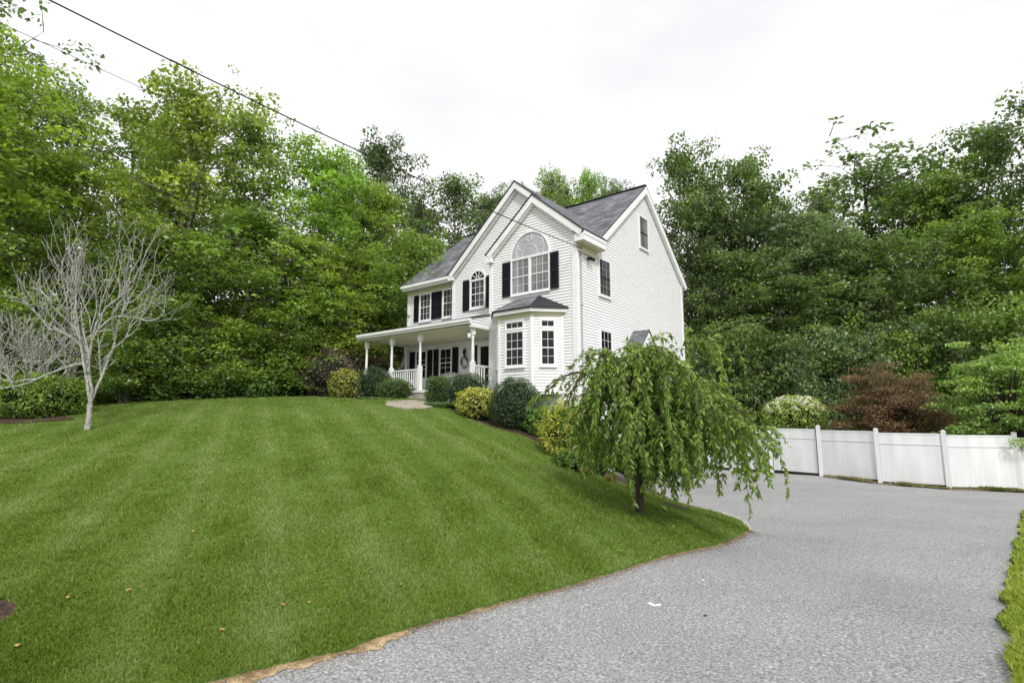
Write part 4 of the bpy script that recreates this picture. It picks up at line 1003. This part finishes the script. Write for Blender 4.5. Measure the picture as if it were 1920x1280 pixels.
for k in range(46):
    px = 1300 + 700 * k / 46; Yd = np.interp(px, [1300, 2000], [30, 24]) + rg.uniform(0, 3); p = aty(px, 700, Yd); us.append((p[0], p[1], rg.uniform(1.8, 3.6), 1.6))
for k in range(40):
    px = -150 + 900 * k / 40; p = aty(px, 700, 31); us.append((p[0], 31 + rg.uniform(-1, 1), rg.uniform(3.5, 5), 2.2))
o = mass('undergrowth', us, .16, 120, 6, 'low leafy undergrowth along the edge of the wood'); o.color = (*MD, 1)

# ------------------------------------------------------------------ shrubs
def bush(name, label, px, pyb, pw, ph, col, leaf=.055, n=5200, Y=None, cat='shrub', flatb=.12, rough=.10, seed=1, upn=.35, core=True, group=None, yext=1.0, aspect=.62, dt=0., sq=.9, ly=None):
    """a rounded clipped or loose shrub sized from its width and height in the photo"""
    r = np.random.default_rng(seed)
    if Y is None: x, y = ongr(px, pyb)
    else: x, y = float(aty(px, pyb, Y)[0]), Y
    z = h1(x, y); w_ = pw / FOC * y / 2; H = ph / FOC * y
    if ly is not None:
        q = ray(px, 760); e0, e1 = hpt(-12, ly, 0), hpt(2, ly, 0); ex, ey = e1.x - e0.x, e1.y - e0.y
        t_ = (e0.y * q[0] - e0.x * q[1]) / (ex * q[1] - ey * q[0]); x, y = e0.x + t_ * ex, e0.y + t_ * ey; z = h1(x, y); w_ = pw / FOC * y / 2; H = topz(px, pyb - ph, y) - z
    elif Y is None: y += w_ * .6; z = h1(x, y)
    o = empty(name, (x, y, z)); tag(o, label, cat, group)
    d = unit(r.normal(size=(n, 3))); d[:, 2] = np.where(d[:, 2] < -.85, -d[:, 2], d[:, 2])
    lump = 1 + rough * (np.sin(d[:, 0] * 5 + seed) * np.sin(d[:, 1] * 6 + 2 * seed) + .7 * np.sin(d[:, 2] * 9 + d[:, 0] * 8 + seed)) + r.normal(0, .035 + rough * .3, n)
    e = np.sign(d) * np.abs(d) ** sq
    depth = 1 - .22 * r.random(n) ** 2
    p = np.c_[e[:, 0] * w_, e[:, 1] * w_ * yext, e[:, 2] * H * .56] * (lump * depth)[:, None] + [0, 0, H * .47]
    k = p[:, 2] > -.22; p, d = p[k], d[k]; n = len(p)
    nm = unit(d * .8 + r.normal(size=(n, 3)) * .55 + [0, 0, upn]); dv = unit(r.normal(size=(n, 3)) + [0, 0, .2])
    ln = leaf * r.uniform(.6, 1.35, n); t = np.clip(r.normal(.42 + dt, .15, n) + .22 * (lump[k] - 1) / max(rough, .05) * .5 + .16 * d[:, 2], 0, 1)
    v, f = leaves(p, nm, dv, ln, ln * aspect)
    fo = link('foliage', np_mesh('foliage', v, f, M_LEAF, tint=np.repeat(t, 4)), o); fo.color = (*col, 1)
    b = MB(); 
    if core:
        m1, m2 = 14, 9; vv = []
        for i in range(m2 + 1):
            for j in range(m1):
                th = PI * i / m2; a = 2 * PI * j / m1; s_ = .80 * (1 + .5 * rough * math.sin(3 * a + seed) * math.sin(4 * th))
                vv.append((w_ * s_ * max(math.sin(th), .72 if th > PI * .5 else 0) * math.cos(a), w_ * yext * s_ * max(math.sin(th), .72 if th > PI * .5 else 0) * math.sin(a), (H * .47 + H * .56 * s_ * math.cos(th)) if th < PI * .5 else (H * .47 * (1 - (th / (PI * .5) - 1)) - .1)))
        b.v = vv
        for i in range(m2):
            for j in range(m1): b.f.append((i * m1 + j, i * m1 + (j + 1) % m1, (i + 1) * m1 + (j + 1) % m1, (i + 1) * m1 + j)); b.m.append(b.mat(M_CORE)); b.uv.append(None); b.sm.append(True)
        b.build('dark_core', o)  # closed dark shell added inside to block the view through the leaves
    T2 = Tubes()
    for j in range(5):
        a = j * 1.3; T2.add(np.array([[.04 * math.cos(a), .04 * math.sin(a), -.1], [.2 * w_ * math.cos(a), .2 * w_ * math.sin(a), H * .3], [.5 * w_ * math.cos(a), .5 * w_ * math.sin(a), H * .7]]), [.02, .015, .006], 5)
    link('stem', T2.mesh('stem', M_BARKDK), o)
    return o, (x, y, z, w_, H)
BG, BGL, GOLD = (.055, .10, .04), (.10, .17, .045), (.40, .41, .09)
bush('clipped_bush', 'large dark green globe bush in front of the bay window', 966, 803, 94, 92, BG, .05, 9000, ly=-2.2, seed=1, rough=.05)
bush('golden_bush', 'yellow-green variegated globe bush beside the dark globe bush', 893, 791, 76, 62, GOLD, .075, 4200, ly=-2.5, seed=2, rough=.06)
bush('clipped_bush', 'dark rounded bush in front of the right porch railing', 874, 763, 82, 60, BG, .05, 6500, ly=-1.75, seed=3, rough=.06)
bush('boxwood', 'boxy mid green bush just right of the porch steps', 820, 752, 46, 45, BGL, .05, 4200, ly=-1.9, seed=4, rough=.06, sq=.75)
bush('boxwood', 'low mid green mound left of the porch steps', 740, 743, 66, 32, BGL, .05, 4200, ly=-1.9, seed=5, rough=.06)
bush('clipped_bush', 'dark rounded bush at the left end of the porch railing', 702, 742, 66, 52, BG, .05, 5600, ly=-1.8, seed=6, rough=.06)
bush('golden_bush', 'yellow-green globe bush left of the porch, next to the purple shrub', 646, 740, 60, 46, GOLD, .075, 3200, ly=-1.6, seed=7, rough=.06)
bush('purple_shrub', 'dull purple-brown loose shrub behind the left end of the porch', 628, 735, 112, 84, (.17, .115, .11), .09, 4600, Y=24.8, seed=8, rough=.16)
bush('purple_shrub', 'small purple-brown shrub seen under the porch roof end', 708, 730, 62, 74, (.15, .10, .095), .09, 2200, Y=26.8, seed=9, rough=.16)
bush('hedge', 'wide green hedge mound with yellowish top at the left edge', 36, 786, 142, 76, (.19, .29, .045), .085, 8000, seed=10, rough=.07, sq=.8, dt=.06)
bush('ground_cover', 'low creeping green plant along the lawn left of the walk', 700, 757, 60, 12, BGL, .05, 1800, ly=-2.7, seed=11, rough=.1, core=False)
bush('ground_cover', 'pale green creeping tuft nearest the left side of the walk', 728, 759, 34, 13, (.10, .17, .035), .05, 1200, ly=-2.8, seed=12, rough=.1, core=False)
bush('ground_cover', 'low creeping green plant right of the stone walk', 822, 770, 58, 16, BGL, .05, 2200, ly=-2.7, seed=13, rough=.1, core=False)
bush('golden_shrub', 'feathery golden-yellow shrub left of the weeping tree', 1068, 868, 108, 104, (.40, .42, .06), .11, 7500, seed=14, rough=.14, aspect=.2, upn=.9)
bush('leafy_shrub', 'broad-leaved green shrub under the left side of the weeping tree', 1118, 886, 78, 84, (.10, .18, .03), .085, 3200, seed=15, rough=.14)
bush('leafy_shrub', 'loose mid green shrub against the wall below the bay window', 1045, 822, 60, 50, (.10, .18, .035), .08, 2200, ly=-1.0, seed=26, rough=.16)
bush('leafy_shrub', 'low bright green mound at the foot of the golden shrub', 1076, 884, 66, 34, (.13, .22, .04), .07, 2200, seed=27, rough=.16)
bush('leafy_shrub', 'low leafy mound on the slope beside the driveway, behind the weeping tree', 1215, 905, 80, 60, (.09, .17, .03), .08, 2600, seed=28, rough=.16)
bush('leafy_shrub', 'mid green leafy shrub tucked behind the weeping tree trunk', 1165, 888, 70, 60, (.10, .18, .03), .08, 2400, seed=25, rough=.14)
bush('leafy_shrub', 'small bright green plant between the globe bush and the golden shrub', 1012, 815, 56, 48, (.12, .22, .04), .08, 3000, ly=-2.1, seed=16, rough=.14)
bush('slender_plant', 'thin pale plant climbing beside the bay corner', 916, 742, 20, 46, (.15, .19, .09), .07, 260, ly=-0.5, seed=17, rough=.3, core=False)
for i, (px, py, w_, hh) in enumerate(((300, 752, 46, 30), (400, 747, 70, 34), (480, 745, 60, 30), (560, 742, 60, 34), (120, 770, 44, 24))):
    bush('leafy_shrub', ['low leafy plant nearest the dead tree on the lawn edge', 'low leafy plant at the lawn edge below the open-branched tree', 'low leafy plant at the centre of the far lawn edge', 'low leafy plant at the lawn edge left of the golden bush', 'low leafy plant between the hedge and the dead tree trunk'][i],
         px, py, w_, hh, (.10, .19, .035), .13, 900, seed=30 + i, rough=.2, core=False, group='low plants along the far lawn edge')
# hydrangea with cream flower heads
o, (x, y, z, w_, H) = bush('hydrangea', 'light green hydrangea with cream flower heads behind the gate', 1492, 812, 100, 58, (.28, .38, .08), .11, 4200, Y=24.0, seed=18, rough=.10)
r = np.random.default_rng(3)
def hydr_place(o, w_, H, Htot):
    T3 = []
    for k in range(110):
        a = r.uniform(-PI, 0) if k % 3 else r.uniform(0, PI); e = r.uniform(.05, 1.2)
        c = np.array([w_ * 1.0 * math.cos(a) * math.cos(e), w_ * math.sin(a) * math.cos(e), Htot - H * .45 + H * .56 * math.sin(e)])
        n = 26; d = unit(r.normal(size=(n, 3))); T3.append((c + d * r.uniform(.05, .10), unit(d + r.normal(size=(n, 3)) * .3), unit(r.normal(size=(n, 3))), r.uniform(.04, .06, n)))
    q = [np.concatenate([t[i] for t in T3]) for i in range(4)]; v, f = leaves(q[0], q[1], q[2], q[3], q[3] * .9)
    fl_ = link('flower_heads', np_mesh('flower_heads', v, f, M_PETAL, tint=np.full(len(v), .6)), o); fl_['kind'] = 'stuff'
zt = topz(1492, 748, 24.0) - z
o.children[0].location.z = zt - H; o.children[1].location.z = zt - H; o.children[2].scale.z = 1.5
hydr_place(o, w_, H, zt)

# layered ornamental trees behind the fence
def layered(name, label, px, Y, top, bot, pw, col, leaf, seed, nper=260, trunkm=None, aspect=.5, flat=.38, cat='tree', n=60, cr0=(.35, .6), jag=.12):
    r = np.random.default_rng(seed); p = aty(px, top, Y); x = p[0]; z = h1(x, Y); H = p[2] - z; hb = topz(px, bot, Y) - z; W_ = pw / FOC * Y / 2
    o = empty(name, (x, Y, z)); tag(o, label, cat); T = Tubes(); cl = []
    for j in range(n):
        a = j * 2.4 + r.normal(0, .3); u = r.uniform(0, 1); q = W_ * (r.uniform(.1, 1) ** .5) * (1 - .5 * u ** 2) * (.85 + .15 * math.sin(a * 3))
        c = np.array([q * math.cos(a), q * math.sin(a) * .8, hb + (H - hb) * u * (1 - jag + jag * math.cos(a * 2.3 + seed))]); cl.append((c, r.uniform(*cr0), r.normal(0, .10)))
        T.add(np.array([[0, 0, max(.2, hb * .5)], [c[0] * .45, c[1] * .45, c[2] * .7], c]), [.035, .022, .006], 4)
    T.add(np.array([[0, 0, -.2], [.03, 0, H * .3], [0, .03, H * .8]]), [.09, .07, .02], 7)
    v, f, t = crown_arrays(r, cl, leaf, nper, flat, .8, .35, aspect)
    link('trunk', T.mesh('trunk', trunkm or M_BARKDK), o); c_ = link('crown', np_mesh('crown', v, f, M_LEAF, tint=t), o); c_.color = (*col, 1); return o
layered('japanese_maple', 'red-brown Japanese maple behind the white fence', 1672, 22.0, 682, 814, 240, (.20, .125, .07), .085, 61, 640, aspect=.42, n=240, jag=.28)
layered('dogwood', 'bright green layered dogwood hanging over the right end of the fence', 1868, 18.9, 632, 838, 245, (.27, .40, .10), .10, 62, 560, aspect=.6, n=170, cr0=(.30, .55))

# ------------------------------------------------------------------ pale dead trees
def dead_tree(name, label, x, y, H, spread, seed, multi=4, trunk=.17, r0=.115, depth=5, lean=(0, 0), upb=.22, lf=.27, el0=(.75, 1.15), xs=1., sh=.58, tm=.0):
    r = np.random.default_rng(seed); z = h1(x, y); o = empty(name, (x, y, z)); o.scale = (xs, xs, 1); tag(o, label, 'tree'); T = Tubes(); L = Tubes()
    T.add(np.array([[0, 0, -.2], [.02, 0, H * trunk * .5], [.01 + lean[0], 0, H * trunk]]), [r0 * 1.25, r0, r0 * .95], 10)
    top = np.array([.01 + lean[0], 0, H * trunk]); tips = []
    def grow(p, d, length, rad, lev, B):
        m = 6; pts = [p]; q = p.copy(); dd = d.copy()
        for i in range(m - 1):
            dd = dd + r.normal(0, .20, 3) + np.array([0, 0, .07]); dd /= np.linalg.norm(dd); q = q + dd * length / (m - 1); pts.append(q.copy())
        B.add(np.array(pts), np.linspace(rad, rad * .62, m), 7 if lev < 2 else (5 if lev < 4 else 3))
        if lev >= depth: tips.append(q); return
        k = 3 if lev < 4 else 2
        for c in range(k + (1 if lev == 1 else 0)):
            s = pts[-1] if c < 2 else pts[r.integers(2, m - 1)]
            nd = dd + r.normal(0, .52, 3); out = np.array([s[0], s[1], 0]); out = out / (np.linalg.norm(out) + .3)
            nd = nd + out * .28 * spread + np.array([0, 0, upb]); nd /= np.linalg.norm(nd)
            grow(s, nd, length * r.uniform(.60, .86), max(tm, rad * sh), lev + 1, B)
    for i in range(multi):
        a = 2 * PI * i / multi + .4; el = r.uniform(*el0); B = Tubes()
        d = np.array([math.cos(a) * math.cos(el), math.sin(a) * math.cos(el), math.sin(el)])
        grow(top, d, H * lf, r0 * .62, 1, B); link('limb', B.mesh('limb', M_BARKPALE), o)
    link('trunk', T.mesh('trunk', M_BARKPALE), o)
    # sparse lichen and last leaves
    tp = np.array(tips); tp = tp[r.random(len(tp)) < .5]; n = len(tp)
    if n:
        v, f = leaves(tp + r.normal(0, .07, (n, 3)), unit(r.normal(size=(n, 3)) + [0, 0, 1]), unit(r.normal(size=(n, 3))), np.full(n, .07), np.full(n, .045))
        c = link('sparse_leaves', np_mesh('sparse_leaves', v, f, M_LEAF, tint=np.repeat(r.uniform(.3, .8, n), 4)), o); c.color = (.17, .19, .06, 1)
    return o
x, y = ongr(163, 806)
dead_tree('dead_tree', 'pale grey leafless tree with a forked trunk standing on the lawn', x, y, (topz(160, 418, y) - h1(x, y)) * 1.02, .10, 8, 4, .12, .095, 5, upb=.50, lf=.33, el0=(1.05, 1.35), xs=.68, sh=.66, tm=.0105)
x, y = aty(62, 740, y + 2.4)[:2]
dead_tree('dead_tree', 'second pale leafless tree spreading low behind the hedge at the left edge', x, y, 4.4, .7, 9, 6, .07, .06, 5, sh=.66, tm=.012, xs=.95, upb=.30)

# ------------------------------------------------------------------ the weeping tree
def weeping():
    r = np.random.default_rng(19); x, y = ongr(1200, 962); z = h1(x, y); o = empty('weeping_tree', (x, y, z))
    tag(o, 'small weeping tree with drooping green leaf strands at the lawn tip beside the driveway', 'tree')
    T = Tubes(); T.add(np.array([[.01, 0, -.15], [0, 0, .35], [-.01, .01, .9], [-.03, .02, 1.5], [-.02, .0, 1.95]]), [.085, .072, .066, .060, .05], 10)
    link('trunk', T.mesh('trunk', M_BARKDK), o); B = Tubes(); C, Nn, D, Ln, Tt = [], [], [], [], []
    sx = y / FOC
    def arc(a, reach, rise, drop, z0):
        s = np.linspace(0, 1, 12); hx = reach * (s ** .85); zz = z0 + rise * np.sin(np.minimum(1, s * 1.35) * PI * .5) - drop * np.clip(s - .45, 0, 1) ** 1.6 * 3
        w = np.cumsum(r.normal(0, .035, (12, 2)), 0)
        return np.c_[math.cos(a) * hx + w[:, 0], math.sin(a) * hx + w[:, 1], zz]
    def strand(p, d, L, sh):
        m = max(6, int(L / .10)); pts = [p]; q = p.copy(); dd = d / np.linalg.norm(d)
        for i in range(m):
            dd = dd + np.array([0, 0, -.34]) + r.normal(0, .10, 3); dd /= np.linalg.norm(dd); q = q + dd * L / m
            if q[2] < .10 + .08 * q[0]: break
            pts.append(q.copy())
        if len(pts) < 3: return
        pts = np.array(pts); B.add(pts, np.linspace(.006, .0025, len(pts)), 3)
        nl = int(L * 50); s = np.sort(r.uniform(.02, 1, nl)) * (len(pts) - 1); i0 = np.minimum(s.astype(int), len(pts) - 2); fr = (s - i0)[:, None]
        c = pts[i0] * (1 - fr) + pts[i0 + 1] * fr; tg = unit(pts[i0 + 1] - pts[i0]); side = unit(np.cross(tg, r.normal(size=(nl, 3))))
        ln = r.uniform(.055, .145, nl); dv = unit(tg * .6 + side * .65 + np.array([0, 0, -.45])); cc = c + dv * (ln * .5)[:, None]
        C.append(cc); D.append(dv); Nn.append(unit(np.cross(dv, side) + r.normal(size=(nl, 3)) * .35 + [0, 0, .35])); Ln.append(ln); Tt.append(np.clip(r.normal(.42 + sh, .22, nl), 0, 1))
    limbs = []; o.scale = (.95, .95, 1.0)
    for i in range(17):
        a = 2 * PI * i / 17 + r.normal(0, .12); east = math.cos(a)
        reach = (1.66 + .26 * east) * r.uniform(.62, 1.05) * (1 if abs(east) > .4 else .82); rise = r.uniform(.55, 1.05) * (1 if east < .6 else .85); drop = r.uniform(.35, .75)
        limbs.append(arc(a, reach, rise, drop, r.uniform(1.5, 1.95)))
    for i in range(6): limbs.append(arc(r.uniform(0, 6.28), r.uniform(.5, 1.0), r.uniform(.8, 1.1), .1, 1.9))
    for i in range(15): limbs.append(arc(r.uniform(-1.2, 1.2) if i % 3 else r.uniform(0, 6.28), r.uniform(.4, 1.7), r.uniform(.25, .55), .35, 1.35))
    limbs.append(arc(.15, 2.02, .62, .50, 1.7)); limbs.append(arc(-.25, 1.98, .45, .55, 1.6)); limbs.append(arc(PI - .05, 1.75, .82, .50, 1.75))
    limbs.append(np.array([[.9, .1, 2.3], [1.1, .1, 2.6], [1.22, .1, 2.95], [1.32, .1, 2.98]]))
    for li, P_ in enumerate(limbs):
        B.add(P_, np.linspace(.032, .010, len(P_)), 6); seg = len(P_)
        ns = int((35 if li < 17 else 34) * r.uniform(.45, 1.3))
        if len(P_) < 6: ns = 14
        for k in range(ns):
            s = r.uniform(.22 if len(P_) > 6 else .5, 1) * (seg - 1); i0 = min(int(s), seg - 2); p = P_[i0] + (P_[i0 + 1] - P_[i0]) * (s - i0)
            d = (P_[i0 + 1] - P_[i0]) * 4 + r.normal(0, .40, 3) + np.array([0, 0, .30])
            west = P_[-1][0] < -.9
            L = r.uniform(.5, 1.75) * (.62 if west and p[0] < -.8 else 1); L = min(L * (1 if r.random() > .25 else .5), max(.3, p[2] - r.uniform(.08, .7)))
            if (west and p[0] < -.7 and r.random() < .5) or (p[0] < .25 and p[2] > 2.1 and r.random() < .55): continue
            strand(p, d, L, r.normal(0, .07))
    q = [np.concatenate(t) for t in (C, Nn, D, Ln, Tt)]; v, f = leaves(q[0], q[1], q[2], q[3], q[3] * .36, .12)
    link('branches', B.mesh('branches', M_BARKDK), o); c = link('foliage', np_mesh('foliage', v, f, M_LEAF, tint=np.repeat(q[4], 4)), o); c.color = (.21, .305, .06, 1)
weeping()
# dry grass tufts at the foot of the beds
def tuft(name, label, px, py, R_, Hh, col, n, seed):
    r = np.random.default_rng(seed); x, y = ongr(px, py); z = h1(x, y); o = empty(name, (x, y, z)); tag(o, label, 'grass tuft')
    a = r.uniform(0, 2 * PI, n); l = r.uniform(.3, 1, n) * R_; dv = unit(np.c_[np.cos(a) * l, np.sin(a) * l, r.uniform(.4, 1.2, n) * Hh]); ln = r.uniform(.5, 1, n) * Hh * 1.1
    c = dv * (ln * .5)[:, None]; nm = unit(np.cross(dv, r.normal(size=(n, 3)))); v, f = leaves(c, nm, dv, ln, np.full(n, .012)); b = link('blades', np_mesh('blades', v, f, M_LEAF, tint=np.repeat(r.uniform(.2, .8, n), 4)), o); b.color = (*col, 1); b['kind'] = 'stuff'
tuft('straw_tuft', 'straw-coloured dry grass tuft at the foot of the golden shrub', 1098, 892, .30, .30, (.42, .34, .16), 260, 1)
tuft('straw_tuft', 'small dry grass tuft just left of the weeping tree trunk', 1142, 902, .20, .22, (.40, .30, .15), 160, 2)

# ------------------------------------------------------------------ small things on the ground
def flat_bit(name, label, cat, px, py, pts, mat, lift, t=.003):
    x, y = ongr(px, py); b = MB(); b.face([(p[0], p[1], p[2] if len(p) > 2 else 0) for p in pts], mat); b.face([(p[0], p[1], (p[2] if len(p) > 2 else 0) - t) for p in pts][::-1], mat)
    o = b.build(name); o.location = (x, y, h1(x, y) + lift); return tag(o, label, cat)
flat_bit('paper_scrap', 'torn white paper scrap lying on the driveway', 'litter', 1228, 1130, [(-.07, .02, .01), (-.02, -.015, .0), (.06, -.012, .005), (.07, .02, .012), (.0, .01, .002), (-.05, .035, .02)], M_TRIM, -.028)
flat_bit('paper_scrap', 'tiny white crumb on the driveway beyond the paper scrap', 'litter', 1318, 1084, [(-.02, 0, .006), (.0, -.012, .0), (.025, .004, .004), (.0, .014, .008)], M_TRIM, -.028)
flat_bit('bark_chip', 'small dark chip on the driveway right of the paper scrap', 'debris', 1322, 1152, [(-.02, 0, .004), (.0, -.012, .0), (.022, .004, .008), (.0, .014, .008)], M_BARKDK, -.026)
M_DRYLEAF = noise_mat('fallen_leaf', (.36, .20, .06), (.50, .34, .10), 30, .8)
FL = [(125, 1130, 'nearest the mulch patch'), (240, 1118, 'alone in the left part of the lawn'), (530, 1146, 'low in the middle of the lawn'), (580, 1141, 'right of the pair low in the middle of the lawn'), (752, 1102, 'close to the driveway edge'), (28, 1230, 'in the bottom left corner'), (362, 1005, 'higher up in the middle of the lawn'), (416, 1190, 'low on the lawn towards the bottom edge')]
for i, (px, py, w_) in enumerate(FL):
    a = i * 1.3; ca, sa = math.cos(a), math.sin(a); Q = [(-.022, 0, .0), (-.006, -.013, .008), (.013, -.012, .0), (.026, .0, .012), (.010, .013, .004), (-.010, .012, .01)]
    flat_bit('fallen_leaf', 'small yellow-brown fallen leaf ' + w_, 'leaf', px, py, [(q[0] * ca - q[1] * sa, q[0] * sa + q[1] * ca, q[2]) for q in Q], M_DRYLEAF, .036)

#@@END
# ------------------------------------------------------------------ camera, light, world
cam = bpy.data.cameras.new('camera'); co = bpy.data.objects.new('camera', cam); COL.objects.link(co)
co.location = (0, 0, EYE); co.rotation_euler = (PI / 2 + PITCH, 0, 0); cam.sensor_width = 36; cam.lens = FOC / 1920 * 36; cam.clip_end = 2000; cam.clip_start = .05
S.camera = co
SUN_EL, SUN_AZ = R(46), R(167)       # azimuth measured clockwise from +Y: behind the camera, to the right
sd = Vector((math.sin(SUN_AZ) * math.cos(SUN_EL), math.cos(SUN_AZ) * math.cos(SUN_EL), math.sin(SUN_EL)))
sl = bpy.data.lights.new('sun', 'SUN'); sl.energy = 2.9; sl.angle = R(8); sl.color = (1, .965, .91)
so = bpy.data.objects.new('sun', sl); COL.objects.link(so); so.rotation_euler = sd.to_track_quat('Z', 'Y').to_euler(); so.location = (10, -10, 30)
w = bpy.data.worlds.new('World'); S.world = w; w.use_nodes = True; nt = w.node_tree; bg = nt.nodes['Background']
sky = nt.nodes.new('ShaderNodeTexSky'); sky.sky_type = 'NISHITA'; sky.sun_disc = False; sky.sun_elevation = SUN_EL; sky.sun_rotation = SUN_AZ
tc = nt.nodes.new('ShaderNodeTexCoord'); mp = nt.nodes.new('ShaderNodeMapping'); mp.inputs['Scale'].default_value = (1, 1, 2.6)
n = nt.nodes.new('ShaderNodeTexNoise'); n.inputs['Scale'].default_value = 1.7; n.inputs['Detail'].default_value = 5; n.inputs['Roughness'].default_value = .5
nt.links.new(tc.outputs['Generated'], mp.inputs[0]); nt.links.new(mp.outputs[0], n.inputs['Vector'])
cr = ramp(nt, [(.33, (9.2, 9.35, 9.6)), (.45, (10.2, 10.3, 10.4)), (.56, (12.2, 12.2, 12.2)), (.75, (13.4, 13.4, 13.4))], n.outputs['Fac'])
mx = nt.nodes.new('ShaderNodeMix'); mx.data_type = 'RGBA'; mx.inputs[0].default_value = .96
nt.links.new(sky.outputs[0], mx.inputs[6]); nt.links.new(cr.outputs[0], mx.inputs[7]); nt.links.new(mx.outputs[2], bg.inputs['Color']); bg.inputs['Strength'].default_value = .1
S.view_settings.view_transform = 'Standard'; S.view_settings.look = 'None'; S.view_settings.exposure = 0; S.view_settings.gamma = 1
S.cycles.max_bounces = 6; S.cycles.diffuse_bounces = 3; S.cycles.transparent_max_bounces = 4
